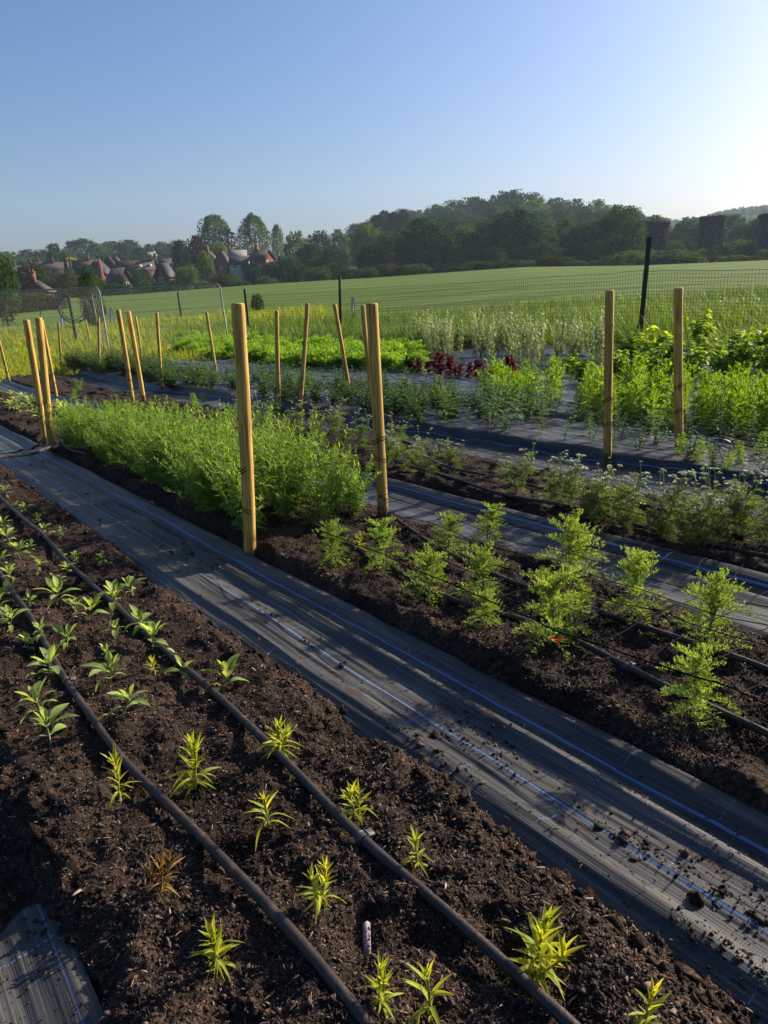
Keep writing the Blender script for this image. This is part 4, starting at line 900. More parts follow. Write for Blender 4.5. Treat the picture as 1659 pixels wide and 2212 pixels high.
for i, (x, y, sc) in enumerate(((862, 800, .7), (885, 805, .95), (905, 808, 1.05), (928, 810, 1.1), (950, 812, 1.1), (972, 815, 1.2), (1015, 818, 1.1), (1035, 820, .9), (1082, 832, .95), (1095, 838, .8), (1050, 825, .9), (1065, 828, .8), (940, 808, .9), (995, 816, 1.0), (1108, 822, .9), (1203, 838, .8), (1192, 850, .6), (1100, 815, 1.0), (700, 790, .5), (985, 820, .8))):
    put('red_leafed_plant', VR[i % 4], ('stem', 'leaves'), x, y, 'dark red leafy plant in the row in front of the pale flowering plants', 'plant', 'red leafy plants', sc * (.7 + .55 * ((i * 7) % 10) / 10))
def carrot_plant(seed):
    g = np.random.default_rng(seed); lf = MB(); n = 22
    a = g.uniform(0, 6.28, n); el = g.uniform(.3, 1.4, n)
    for k in range(3):
        m = np.arange(n) % 3 == k; lf.place(FERN[k], np.zeros((m.sum(), 3)), a[m], el[m], g.uniform(.3, .48, m.sum()), .38, g.normal(0, .3, m.sum()))
    return (lf.mesh('foliage', L_CARROT),)
VK = [carrot_plant(1000 + i) for i in range(4)]
g = np.random.default_rng(41); i = 0
for fx in np.linspace(0, 1, 26):
    for row in (0, 1, 2):
        x = 395 + fx * 490 + g.normal(0, 5); y = np.interp(x, [395, 640, 885], [763, 790, 800]) - row * 14 + g.normal(0, 2)
        put('carrot_plant', VK[i % 4], ('foliage',), x, y, 'carrot-like ferny green plant in the dense row along the grass edge', 'plant', 'dense row of ferny carrot-like plants', g.uniform(.85, 1.15) * np.interp(x, [395, 885], [.95, 1.05])); i += 1
def pale_plant(seed, h=.85):
    g = np.random.default_rng(seed); st = MB(); lf = MB(); heads = []
    for k in range(7):
        a = g.uniform(0, 6.28); out = g.uniform(.02, .18); hh = h * g.uniform(.6, 1.05); P = np.array([[0, 0, 0], [math.cos(a) * out * .4, math.sin(a) * out * .4, hh * .5], [math.cos(a) * out, math.sin(a) * out, hh]]); st.tube(P, [.004, .003, .002], 4, False)
        n = 22; f = g.uniform(.05, .98, n); pos = np.stack([np.interp(f, [0, .5, 1], P[:, c]) for c in range(3)], 1)
        lf.place(LANCE, pos, g.uniform(0, 6.28, n), g.uniform(.5, 1.3, n), g.uniform(.08, .15, n) * (1.15 - f * .5), .16)
        if g.random() < .6: heads.append(MB().place(DIAMOND, np.repeat(P[-1][None], 5, 0), np.arange(5) * 1.25, g.uniform(-.1, .5, 5), .03, .026).mesh('flower', PETAL))
    return st.mesh('stems', STEM), lf.mesh('foliage', L_PALE), *heads
VP = [pale_plant(1100 + i) for i in range(5)]
g = np.random.default_rng(51)
for i in range(64):
    fx = g.random(); x = 900 + fx * 420; y = np.interp(x, [900, 1320], [775, 800]) + g.uniform(-32, 0)
    put('pale_flower_plant', VP[i % 5], ('stems', 'foliage'), x, y, 'tall pale grey-green plant with white flowers in front of the long grass', 'plant', 'pale tall flowering plants', g.uniform(.95, 1.3))
def broad_bush(seed, h=.6):
    g = np.random.default_rng(seed); st = MB(); lf = MB(); T = leaf_tpl([.06, .2, .26, .2, .02], .35, .3, 4, .08)
    for k in range(9):
        a = g.uniform(0, 6.28); out = g.uniform(.05, .32); hh = h * g.uniform(.55, 1) * (1 - out * .6); P = np.array([[0, 0, -.02], [math.cos(a) * out * .5, math.sin(a) * out * .5, hh * .6], [math.cos(a) * out, math.sin(a) * out, hh]]); st.tube(P, [.006, .005, .003], 5, False)
        n = 44; f = g.uniform(.2, 1, n); pos = np.stack([np.interp(f, [0, .5, 1], P[:, c]) for c in range(3)], 1); lf.place(T, pos, g.uniform(0, 6.28, n), g.uniform(-.2, .8, n), g.uniform(.05, .11, n), None, g.normal(0, .3, n))
    return st.mesh('stems', STEM), lf.mesh('leaves', L_BUSH, True)
VH = [broad_bush(1200 + i) for i in range(4)]
for i, (x, y, sc) in enumerate(((1360, 815, 1.1), (1400, 812, 1.25), (1440, 815, 1.1), (1330, 830, .9), (1490, 835, .95), (1420, 840, 1.0), (1260, 832, .8), (1235, 818, .7), (1515, 800, .9), (1560, 825, 1.0), (1605, 818, 1.15), (1645, 808, 1.3), (1590, 800, 1.0), (1670, 830, 1.2), (1380, 790, .9), (1640, 790, 1.2))):
    put('broadleaf_bush', VH[i % 4], ('stems', 'leaves'), x, y, 'leafy yellow-green bush with broad leaves behind the bright feathery plants', 'bush', 'broad-leaved bushes at the right back', sc * 1.3)
put('dark_shrub', VH[1], ('stems', 'leaves'), 1510, 752, 'dark bushy shrub in front of the long grass beside the right-hand stake', 'bush', None, (1.35, 1.35, 1.5))
g = np.random.default_rng(62)
for i in range(40):
    x = 150 + i * 5.6 + g.normal(0, 3); y = np.interp(x, [150, 300, 380], [800, 812, 842]) + g.uniform(-14, 2)
    put('leafy_bush', VSB[i % 4], ('stem', 'leaves'), x, y, 'bushy dark green plant in the leafy row at the far left end of the beds', 'plant', 'leafy row at the far left end', g.uniform(1.6, 2.2))
g = np.random.default_rng(61)
for i in range(26):
    f = g.random(); x = -10 + f * 215; y = 858 + f * 78 - g.uniform(0, 26) + (16 if x < 90 else 0)
    put('broadleaf_seedling', VB[i % 9], ('stem', 'leaves'), x, y, 'bright green young plant in the far continuation of the bed behind the plank', 'seedling', 'young plants behind the plank', g.uniform(1.0, 1.7))
for (x, y) in ((105, 935), (118, 925), (178, 915)):
    put('dried_plant', seedling_narrow(1300 + x, .14, True, 3), ('stem', 'leaves'), x, y, 'withered orange-brown plant in the soil near the hose loop', 'plant', 'withered plants near the hose', 1)

# ------------------------------------------------------------------ long grass and meadow
def grass(name, px_rng, r_rng, n, hgt, mat, seed, w=.05, tilt=.35, lowcut=None):
    g = np.random.default_rng(seed); mb = MB()
    px = g.uniform(*px_rng, n); az = np.arctan((px - CX) / (F_ / math.cos(PITCH))); r = np.sqrt(g.uniform(r_rng[0] ** 2, r_rng[1] ** 2, n)) if r_rng[1] < 60 else g.uniform(*r_rng, n)
    x, y = r * np.sin(az), r * np.cos(az); s, t = xy2st(x, y)
    keep = ~((t > -2.2) & (t < np.interp(s, [0, 8, 20], [14.8, 15.0, 14.0])) & (s < 20.6)); x, y, r = x[keep], y[keep], r[keep]; m = len(x)
    c = fbm(x * .45, y * .45, 3, seed) ; k2 = c + g.normal(0, .25, m) > -.35; x, y, r, c = x[k2], y[k2], r[k2], c[k2]; m = len(x)
    L = hgt * np.clip(g.normal(.85, .22, m), .25, 1.5) * (1 + .45 * c); z = gz(x, y) - .02
    for k, dr in enumerate((.2, .5, .8)):
        q = np.arange(m) % 3 == k; mb.place(blade_tpl(w, dr, 3), np.stack([x, y, z], -1)[q], g.uniform(0, 6.28, q.sum()), PI / 2 - np.abs(g.normal(0, tilt, q.sum())), L[q], L[q] * (.35 / hgt) ** .5)
    return tag(mb.build(name, mat), kind='stuff')
grass('long_grass', (640, 1900), (15.5, 27), 44000, .50, L_GRASS, 71, .018, .25)
grass('long_grass', (560, 1900), (27, 38), 13000, .42, L_GRASS, 72, .024, .22)
grass('yellow_grass', (-500, 700), (17, 30), 30000, .26, L_GRASSY, 73, .030, .45)
grass('yellow_grass', (-300, 760), (30, 48), 22000, .38, L_GRASSY, 74, .036, .4)
grass('long_grass', (380, 800), (28, 40), 6000, .38, L_GRASS, 75, .022, .25)
for i in range(26):
    x = 545 + i * 24 + np.random.default_rng(i).uniform(-8, 8)
    if x < 1150: put('verge_shade_clump', VSB[i % 4], ('stem', 'leaves'), x, np.interp(x, [545, 880, 1150], [742, 752, 748]), 'dark leafy clump added as shadow at the foot of the long grass behind the beds', 'shade clump', 'added shadow clumps along the long grass', 2.3)  # dark green clumps added to stand in for shadows under the long grass
# seed heads of the long grass
g = np.random.default_rng(81); n = 160; px = g.uniform(900, 1800, n); az = np.arctan((px - CX) / (F_ / math.cos(PITCH))); r = g.uniform(16, 30, n); x, y = r * np.sin(az), r * np.cos(az); s, t = xy2st(x, y); q = (t > 14.8); x, y = x[q], y[q]; n = len(x)
mb = MB(); hh = g.uniform(.55, .85, n); B = np.stack([x, y, gz(x, y)], -1); mb.place(blade_tpl(.006, .05, 3), B, g.uniform(0, 6.28, n), PI / 2 - np.abs(g.normal(0, .1, n)), hh, hh)
for k in range(4): mb.place(DIAMOND, B + np.stack([g.normal(0, .01, n), g.normal(0, .01, n), hh * g.uniform(.85, 1.0, n)], -1), g.uniform(0, 6.28, n), g.uniform(.6, 1.4, n), .09, .03)
tag(mb.build('grass_seed_heads', leaf_mat('seed_head', [(0, (.12, .13, .05)), (1, (.28, .27, .12))], .4)), kind='stuff')

# ------------------------------------------------------------------ fences
def fence_post(px, py_base, py_top, r, rad, lab, square=False):
    b = at_r(px[1], py_base, r); tp = at_r(px[0], py_top, r); b[2] = min(b[2], float(gz(b[0], b[1])) + .02); v = tp - b
    o = thing('fence_post', lab, 'fence post', b, 0, 1, 'dark posts of the deer fence'); o.rotation_mode = 'QUATERNION'; o.rotation_quaternion = Vector(v).to_track_quat('Z', 'X')
    h = float(np.linalg.norm(v)); mb = MB()
    if square:
        mb.box((0, 0, h / 2 - .1), (rad * 2, rad * 1.6, h + .2)); me = mb.mesh('post', DARKW)
    else: me = stake_mesh(rad, h, int(px[0]), DARKW)
    part('post', me, o)
    m2 = MB()
    for z in (.3, .75, .95): m2.box((rad + .005, 0, h * z), (.006, .03, .006)); 
    m2.tube([[rad * 1.1 * math.cos(a_), rad * 1.1 * math.sin(a_), h * .72] for a_ in np.linspace(0, 2 * PI, 9)], .004, 4, False); part('wire_staple', m2.mesh('wire_staple', GALV), o)
    return b, tp
FP = {}
FP[5] = fence_post((1403, 1382), 724, 512, 19.5, .055, 'tall dark square fence post leaning right in front of the sunlit field', True)
FP[4] = fence_post((734, 734), 692, 594, 33, .06, 'dark fence post standing alone against the middle of the green field', True)
FP[3] = fence_post((528, 537), 704, 624, 37, .06, 'weathered fence post right of the second fence panel')
FP[2] = fence_post((384, 393), 691, 631, 46, .06, 'dark fence post seen through the second fence panel')
FP[1] = fence_post((148, 163), 720, 640, 36, .065, 'weathered post with the black wire coil hanging on it')
fence_post((226, 230), 684, 662, 60, .09, 'short brown post in the meadow behind the left fence panel')
# prop at the foot of the leaning post
b, tp = FP[5]; o = thing('wooden_prop', 'short grey wooden prop leaning against the foot of the leaning dark post', 'prop', b + [.0, -.25, 0]); mb = MB(); mb.tube([[-.28, 0, -.05], [.05, .2, .62]], .035, 8); mb.build('pole', DARKW, o)
def net(name, lab, A, B, h, cell, mat, rad, sag=.04, group=None, hB=None, cat='netting'):
    """upright netting between two posts: two families of thin cords"""
    A, B = np.asarray(A), np.asarray(B); L = np.linalg.norm(B - A); nx = max(2, int(L / cell)); nz = int(h / cell); g = np.random.default_rng(nx)
    u = np.linspace(0, 1, nx + 1); base = A[None] * (1 - u)[:, None] + B[None] * u[:, None]; gzv = gz(base[:, 0], base[:, 1])
    lo = np.minimum(gzv, base[:, 2]) + .03; top = np.interp(u, [0, 1], [A[2] + h, B[2] + (hB or h)]) - sag * np.sin(PI * u)
    nrm = np.array([-(B - A)[1], (B - A)[0], 0]) / L
    K = np.linspace(0, 1, nz + 1); P = np.empty((nx + 1, nz + 1, 3))
    for k, f in enumerate(K): P[:, k, :2] = base[:, :2] + nrm[None, :2] * (.06 * fbm(u * L * .6, np.full(nx + 1, f * 2.), 2, 5))[:, None]; P[:, k, 2] = lo + (top - lo) * f + .02 * fbm(u * L * 1.1, np.full(nx + 1, f * 3.), 2, 9)
    mb = MB()
    for k in range(nz + 1): mb.tube(P[:, k], rad * (1.7 if k in (0, nz) else 1), 3, False)
    for i in range(nx + 1): mb.tube(P[i], rad, 3, False)
    o = mb.build(name, mat); return tag(o, lab, cat, group)
far_r = at_r(1900, 700, 17); far_r[2] = float(gz(far_r[0], far_r[1]))
net('deer_netting', 'fine black deer netting right of the leaning dark fence post', FP[5][0], far_r, 1.60, .075, CORD, .0032, .02)
net('deer_netting', 'fine black deer netting between the leaning dark post and the lone post', FP[4][0], FP[5][0], 1.60, .09, CORD, .0030, .03)
net('deer_netting', 'fine black deer netting between the lone dark post and the weathered posts', FP[3][0], FP[4][0], 1.50, .12, CORD, .003, .03)
# temporary mesh fence panels
WIRE = noise_mat('panel_wire', [(0.3, (0.10, 0.105, 0.11)), (0.7, (0.2, 0.2, 0.21))], scale=9, rough=.7, metal=.0)
def panel(lab, tl, tr, br, rl, rr, hgt=2.0):
    a = at_r(*tl, rl); b = at_r(*tr, rr); v = b - a; L = float(np.linalg.norm(v)); u = v / L; f = at_r(*br, rr); dn = f - b; dn = dn / np.linalg.norm(dn); H = float(np.linalg.norm(f - b)) + .1
    o = thing('mesh_fence', lab, 'fence panel', a + dn * H, 0, 1, 'temporary mesh fence panels'); og = a + dn * H; R_ = .22; q = np.linspace(0, PI / 2, 7)
    P = [a + dn * H, a + dn * R_] + [a + dn * R_ * (1 - math.sin(k)) + u * R_ * (1 - math.cos(k)) for k in q[1:]] + [b - u * R_ * (1 - math.sin(k)) + dn * R_ * (1 - math.cos(k)) for k in q] + [b + dn * H]
    mb = MB(); mb.tube(np.array(P) - og, .024, 8); mb.build('frame', GALV, o, True)
    mb = MB(); c = 0
    for k in np.arange(.06, L, .075): p = a + u * k - og; mb.tube([p + dn * .02, p + dn * (H - .15)], .0026, 3, False)
    for k in np.arange(.15, H, .24): p = a + dn * k - og; mb.tube([p, p + u * L], .003, 3, False)
    mb.build('wire_mesh', WIRE, o)
    return a, b, dn, H
panel('steel mesh fence panel at the left edge, rounded corner above the wire coil post', (-140, 639), (213, 620), (234, 748), 34, 25)
panel('second steel mesh fence panel running in front of the field edge', (196, 629), (474, 611), (493, 737), 30, 26)
# wire coil on the weathered post
p = at_r(158, 665, 35.8); o = thing('wire_coil', 'coil of black pipe hanging on the weathered post behind the left panel', 'coil', p + [0, -.12, 0]); mb = MB(); g = np.random.default_rng(9)
for k in range(5):
    a_ = np.linspace(0, 2 * PI, 30); rr = .62 + g.normal(0, .03); mb.tube(np.stack([rr * np.cos(a_) + g.normal(0, .04), .03 * k + 0 * a_, rr * .95 * np.sin(a_) + g.normal(0, .04)], 1), .014, 5, False)
a_ = np.linspace(.5, 3.6, 16); mb.tube(np.stack([-.2 + 1.2 * np.cos(a_), 0 * a_ - .05, -.4 + 1.1 * np.sin(a_)], 1), .014, 5)
mb.build('pipe_loops', BLACK, o)
# white tree guards with saplings
for i, (px, y0, y1, tx, lab) in enumerate(((383, 798, 840, 130, ''),)): pass
for (x1, yt, yb, r, lab) in ((131, 660, 676, 50, 'white tree guard standing near the coil post in the meadow'), (194, 668, 692, 46, 'white tree guard at the foot of the young leafy tree'), (240, 664, 686, 48, 'pale tree guard right of the short brown post'), (762, 654, 668, 44, 'thin pale cane standing in the field edge right of the lone dark post')):
    b = at_r(x1, yb, r); b[2] = float(gz(b[0], b[1])); h = max(.7, float(at_r(x1, yt, r)[2] - b[2])); o = thing('tree_guard', lab, 'tree guard', b, 0, 1, 'tree guards in the meadow'); mb = MB(); mb.tube([[0, 0, -.05], [0, 0, h * .5], [.04, 0, h]], [.09, .085, .08], 10); mb.build('tube', noise_mat('guard_plastic', [(0.3, (.35, .36, .33)), (.7, (.5, .5, .46))], 8), o)
    mb = MB(); mb.box((.11, 0, h * .45), (.03, .03, h * 1.1)); mb.build('support_stake', DARKW, o)

# support netting stretched low over the beds
def bed_net(lab, s0, s1, t0, t1, h, cell, seed, ds=.06, rad=.0024, mat=CORD):
    g = np.random.default_rng(seed); mb = MB(); S = np.arange(s0, s1, ds)
    def P(s, t, sd):
        x, y = st2xy(s, t + .03 * fbm(s * 2.1, t * 5 + sd, 2, 7)); z = gz(x, y) + relief(np.asarray(s), np.full_like(s, (t0 + t1) / 2)) + h * (1 - .16 * np.sin((s - s0) / (s1 - s0) * PI)) + .035 * fbm(s * 1.3, np.asarray(t) * 3, 3, 17) + .008 * fbm(s * 9, np.asarray(t) * 9, 2, 27); return np.stack([x, y, z], -1)
    for t in np.arange(t0, t1 + .01, cell): mb.tube(P(S, np.full_like(S, t), 0), rad * (1.5 if t == t0 else 1), 3, False)
    for s in np.arange(s0, s1, cell):
        T = np.linspace(t0, t1, 16); mb.tube(P(np.full_like(T, s) + .05 * fbm(T * 6, T * 0 + s, 2, 37), T, 1), rad, 3, False)
    return tag(mb.build('support_netting', mat), lab, 'netting', None)
bed_net('black support netting stretched over the feathery plants of the second bed', .8, 4.1, 1.98, 3.02, .20, .17, 1)
bed_net('black support netting lying over the tall green bush row', 4.1, 9.2, 1.95, 3.0, .36, .17, 2)
bed_net('black support netting over the white flowering plants of the third bed', 1.6, 9.0, 3.62, 4.66, .16, .26, 3, rad=.0016)
bed_net('pale-edged netting over the mounded fabric between the right-hand stakes', 1.8, 4.2, 5.5, 6.45, .22, .17, 4, rad=.0018)
bed_net('netting low in front of the bright feathery plants at the right', 2.4, 8.2, 6.55, 7.0, .14, .16, 5, rad=.0018, mat=noise_mat('grey_cord', [(.3, (.05, .05, .045)), (.7, (.16, .16, .14))], 5))
# rusty wire tray lying on the far fabric
p = G(800, 845, .03); o = thing('wire_tray', 'flat rusty wire grid lying on the black fabric behind the middle stakes', 'wire grid', p, RA + .3); mb = MB()
for k in np.linspace(-1.1, 1.1, 14): mb.tube([[k, -.8, .01], [k, .8, .012]], .009, 4)
for k in np.linspace(-.8, .8, 9): mb.tube([[-1.1, k, .02], [1.1, k, .02]], .009, 4)
mb.build('wire_grid', noise_mat('rusty_wire', [(.3, (.09, .05, .03)), (.7, (.22, .15, .11))], 9), o)

# stones and twigs on the path, single clods
def clod(px, py, size, lab, mat=SOIL, name='soil_clod', cat='clod', el=1.0):
    g = np.random.default_rng(int(px)); n1, n2 = 12, 9; V = []; 
    for i in range(n2):
        th = PI * i / (n2 - 1)
        for j in range(n1):
            d = np.array([math.sin(th) * math.cos(2 * PI * j / n1), math.sin(th) * math.sin(2 * PI * j / n1), math.cos(th) * el]); V.append(d * (1 + .5 * float(fbm(np.array(d[0] * 2 + px), np.array(d[1] * 2 + d[2] * 3.), 3, 3))))
    V = np.array(V) * size; i = np.arange(n2 - 1)[:, None] * n1; j = np.arange(n1)[None]; k = (j + 1) % n1
    p = G(px, py, size * .7); o = MB().add(V, np.stack([i + j, i + n1 + j, i + n1 + k, i + k], -1).reshape(-1, 4)).build(name, mat); o.location = p; return tag(o, lab, cat)
clod(1503, 1945, .020, 'upright dark soil clod on the fabric beside the blue thread, nearest the right edge', el=1.5)
clod(1180, 1690, .022, 'round soil clod lying across the blue thread of the path', el=.8) if False else clod(940, 1590, .020, 'crumbly soil clod lying on the blue thread in the middle of the path')
clod(661, 1438, .012, 'small dark clod standing on the left half of the fabric path')
clod(1368, 1862, .011, 'small clod where the blue threads of the path cross')
STONE = noise_mat('pale_stone', [(.3, (.28, .24, .18)), (.7, (.48, .43, .34))], 30)
clod(328, 1088, .030, 'pale brown stone at the foot of the bed opposite the tall green bush', STONE, 'stone', 'stone', .6)
clod(1228, 1642, .008, 'small white pebble on the dark soil strip between the two blue lines', noise_mat('white_pebble', [(.3, (.55, .54, .5)), (.7, (.75, .74, .7))], 30), 'pebble', 'pebble', .6)
o = thing('twig', 'forked pale twig lying on the near fabric beside the blue thread', 'twig', G(1540, 1975, .004)); mb = MB(); mb.tube([[0, 0, 0], [.04, -.01, .006], [.10, -.04, .002]], [.003, .0022, .001], 5); mb.tube([[.04, -.01, .006], [.09, .0, .004]], [.002, .001], 5); mb.build('branch', noise_mat('twig_wood', [(.3, (.12, .08, .05)), (.7, (.25, .17, .1))], 20), o)
o = thing('twig', 'short dark stick lying on the fabric near the right bottom corner', 'twig', G(1555, 2085, .005), -.3); mb = MB(); mb.tube([[-.035, 0, 0], [0, .003, .003], [.03, 0, 0]], [.003, .004, .002], 5); mb.build('branch', DARKW, o)
o = thing('twig', 'pale stick poking over the left edge of the fabric path', 'twig', G(578, 1420, .01), .9); mb = MB(); mb.tube([[-.05, 0, -.01], [0, .003, .01], [.05, 0, .03]], [.003, .003, .0015], 5); mb.build('branch', STONE, o)

# ------------------------------------------------------------------ trees, hedges
def crown_mesh(seed, kind, mat, n=3200):
    n = int(n * 1.7)
    """crown of unit height (0..1) and unit width made of leaf clumps spread through several lobes"""
    g = np.random.default_rng(seed); mb = MB(); P = []; S = []
    if kind in ('round', 'broad', 'bush'):
        # an uneven solid of revolution with bulges, filled from the skin inwards, and lobes standing out of it
        zc, zr = {'round': (.53, .46), 'broad': (.52, .47), 'bush': (.36, .60)}[kind]
        m = int(n * .62); d = g.normal(0, 1, (m, 3)); d /= np.linalg.norm(d, axis=1)[:, None]
        bul = 1 + .30 * fbm(d[:, 0] * 2.4 + seed, d[:, 1] * 2.4 + d[:, 2] * 2.1, 3, seed) + .22 * fbm(d[:, 0] * 6 + seed, d[:, 1] * 6 - d[:, 2] * 5, 2, seed + 3)
        q = 1 - .42 * g.random(m) ** 2; P.append(np.stack([d[:, 0] * .41 * bul * q, d[:, 1] * .41 * bul * q, zc + d[:, 2] * zr * bul * q], 1)); S.append(np.full(m, 1.0))
        nl = 40; ml = int(n * .38 / nl)
        for k in range(nl):
            a = g.uniform(0, 6.28); u = g.uniform(-.75, .98); c = np.array([math.cos(a) * math.sqrt(1 - u * u) * .40, math.sin(a) * math.sqrt(1 - u * u) * .40, zc + u * zr]) * 1.0; lr = g.uniform(.05, .12)
            d = g.normal(0, 1, (ml, 3)); d /= np.linalg.norm(d, axis=1)[:, None]; P.append(c + d * lr * g.uniform(.4, 1.1, (ml, 1)) * [1, 1, .8]); S.append(np.full(ml, .85))
        Q = np.concatenate(P); Q[:, 2] = np.clip(Q[:, 2], .0 if kind == 'bush' else .03, 1.0) + g.normal(0, .006, len(Q)); P = [Q]
    elif kind == 'poplar':
        m = n; zz = g.uniform(.04, 1, m) ** .9; th = g.uniform(0, 6.28, m)
        env = .42 * np.minimum(1, zz * 3.2 + .25) * np.sqrt(np.maximum(.03, 1 - (np.maximum(0, zz - .42) / .59) ** 2)); bul = 1 + .38 * fbm(np.cos(th) * 2 + seed, np.sin(th) * 2 + zz * 5, 3, seed) + .3 * fbm(np.cos(th) * 6, np.sin(th) * 6 + zz * 14, 2, seed)
        rad = env * bul * (1 - .55 * g.random(m) ** 1.7); P.append(np.stack([rad * np.cos(th), rad * np.sin(th), zz + .05 * fbm(th * 3, zz * 6, 2, seed)], 1)); S.append(np.full(m, .8))
    elif kind == 'conifer':
        m = n; zz = g.uniform(.02, 1, m) ** .85; lay = np.abs(((zz * 11) % 1) - .5) * .5 + .72; rad = .46 * (1 - zz) ** .8 * lay * g.uniform(.35, 1.05, m) + .012; a = g.uniform(0, 6.28, m); P.append(np.stack([rad * np.cos(a), rad * np.sin(a), zz - .06 * rad], 1)); S.append(np.full(m, .8))
    P = np.concatenate(P); S = np.concatenate(S); m = len(P)
    sz = g.uniform(.026, .056, m) * S * (3200 / n) ** .5 * 1.05
    mb.place(QUAD, P, g.uniform(0, 6.28, m), g.uniform(-1.2, 1.2, m), sz, sz * g.uniform(.7, 1.2, m), g.uniform(-1.2, 1.2, m))
    return mb.mesh('crown', mat)
def trunk_mesh(seed, slim=1.0):
    g = np.random.default_rng(seed); mb = MB(); mb.tube([[0, 0, -.25], [g.normal(0, .01), 0, .2], [g.normal(0, .02), g.normal(0, .02), .55], [g.normal(0, .03), g.normal(0, .03), .85]], np.array([.034, .026, .016, .005]) * slim, 8)
    for k in range(7):
        a = g.uniform(0, 6.28); z0 = g.uniform(.2, .55); L = g.uniform(.18, .32); mb.tube([[0, 0, z0], [math.cos(a) * L * .5, math.sin(a) * L * .5, z0 + L * .5], [math.cos(a) * L, math.sin(a) * L, z0 + L * .8]], np.array([.012, .008, .003]) * slim, 5)
    return mb.mesh('trunk', BARK, True)
TR = [trunk_mesh(1), trunk_mesh(2), trunk_mesh(3, .6)]
CR = {('round', 'o'): [crown_mesh(10 + i, 'round', T_OAK) for i in range(5)], ('broad', 'o'): [crown_mesh(20 + i, 'broad', T_OAK, 4200) for i in range(4)], ('round', 'l'): [crown_mesh(30 + i, 'round', T_LIGHT) for i in range(4)],
      ('poplar', 'l'): [crown_mesh(40 + i, 'poplar', T_LIGHT, 5200) for i in range(2)], ('conifer', 'd'): [crown_mesh(50 + i, 'conifer', T_DARK, 2600) for i in range(3)], ('round', 'r'): [crown_mesh(60, 'round', T_RED)],
      ('poplar', 'd'): [crown_mesh(46 + i, 'poplar', T_DARK, 3000) for i in range(3)], ('bush', 'o'): [crown_mesh(70 + i, 'bush', T_OAK, 2200) for i in range(3)], ('bush', 'l'): [crown_mesh(80 + i, 'bush', T_LIGHT, 2200) for i in range(3)], ('bush', 'y'): [crown_mesh(90, 'bush', T_YEL, 1600)], ('bush', 'b'): [crown_mesh(95 + i, 'bush', T_BRAMBLE, 3600) for i in range(2)],
      ('round', 'd'): [crown_mesh(65, 'round', T_DARK, 3200)], ('broad', 'b'): [crown_mesh(67, 'broad', T_BRAMBLE, 3600)]}
_tk = [0]
def tree(px, top, wpx, r, kind, col, lab, group=None, bury=0.0, name=None, base=None, flat=1.0):
    """a tree standing at distance r whose top the photograph shows at (px, top) and whose crown is wpx wide there"""
    _tk[0] += 1; g = np.random.default_rng(9000 + _tk[0]); tp = at_r(px, top, r); gzv = float(gz(tp[0], tp[1])) if base is None else float(at_r(px, base, r)[2]); H = max(1.0, tp[2] - gzv) / .98; W = wpx / F_ * r * math.cos(PITCH) / .82
    bush = kind == 'bush'; name = name or ('shrub' if bush else {'conifer': 'conifer_tree', 'poplar': 'poplar_tree'}.get(kind, 'broadleaf_tree'))
    o = thing(name, lab, 'shrub' if bush else 'tree', (tp[0], tp[1], gzv), g.uniform(0, 6.28), (W, W, H), group)
    cs = CR[(kind, col)]; part('crown', cs[_tk[0] % len(cs)], o)
    if not bush: part('trunk', TR[_tk[0] % 3], o)
    else: part('stems', TR[2], o)
    return o
# village side, left to right
tree(16, 546, 60, 330, 'round', 'o', 'skyline tree at the far left edge above the village', 'skyline trees behind the village')
tree(60, 541, 50, 340, 'round', 'o', 'skyline tree behind the village, near the left edge, low and flat', 'skyline trees behind the village')
tree(92, 541, 44, 320, 'round', 'o', 'skyline tree just left of the narrow upright one', 'skyline trees behind the village')
tree(115, 529, 34, 260, 'round', 'o', 'narrow upright skyline tree left of the big dark round crown', 'skyline trees behind the village')
tree(145, 540, 34, 300, 'round', 'l', 'lighter green tree behind the clipped yellow shrub', 'skyline trees behind the village')
tree(172, 518, 66, 380, 'broad', 'o', 'large dark round tree highest on the left skyline', 'skyline trees behind the village')
tree(212, 528, 46, 350, 'round', 'o', 'skyline tree right of the large dark round one', 'skyline trees behind the village')
tree(240, 523, 52, 360, 'broad', 'o', 'dense skyline tree above the long brown roof', 'skyline trees behind the village')
tree(275, 520, 48, 360, 'round', 'o', 'rounded skyline tree above the dark gabled houses', 'skyline trees behind the village')
tree(300, 537, 40, 300, 'round', 'o', 'dark tree beside the upper hillside houses', 'skyline trees behind the village')
tree(322, 529, 40, 360, 'round', 'o', 'skyline tree with a wispy top above the hillside houses', 'skyline trees behind the village')
tree(350, 524, 46, 380, 'round', 'o', 'skyline tree left of the dark conifer', 'skyline trees behind the village')
tree(378, 520, 44, 360, 'round', 'l', 'pale skyline tree between the hillside roofs and the tall pair', 'skyline trees behind the village')
for i, (x, t, w_) in enumerate(((30, 552, 60), (80, 556, 60), (130, 556, 60), (190, 545, 70), (230, 548, 70), (270, 548, 70), (320, 552, 60), (360, 548, 70), (400, 540, 60))):
    tree(x, t, w_, 290, 'bush', 'o', 'leafy garden tree filling the gap behind the village roofs', 'garden trees behind the village roofs')
tree(460, 471, 88, 250, 'poplar', 'l', 'left one of the tall pair of pale poplar-like trees', 'tall pair of pale trees')
tree(545, 467, 72, 250, 'poplar', 'l', 'right one of the tall pair of pale poplar-like trees, dense', 'tall pair of pale trees')
tree(421, 513, 46, 215, 'round', 'r', 'dark purple-leaved tree left of the tall pale pair')
tree(387, 524, 40, 210, 'round', 'd', 'dark dense evergreen tree at the right end of the village')
tree(470, 526, 44, 225, 'round', 'l', 'green round tree below the left tall pale tree')
tree(138, 549, 18, 200, 'conifer', 'd', 'narrow dark cypress, taller of two by the village')
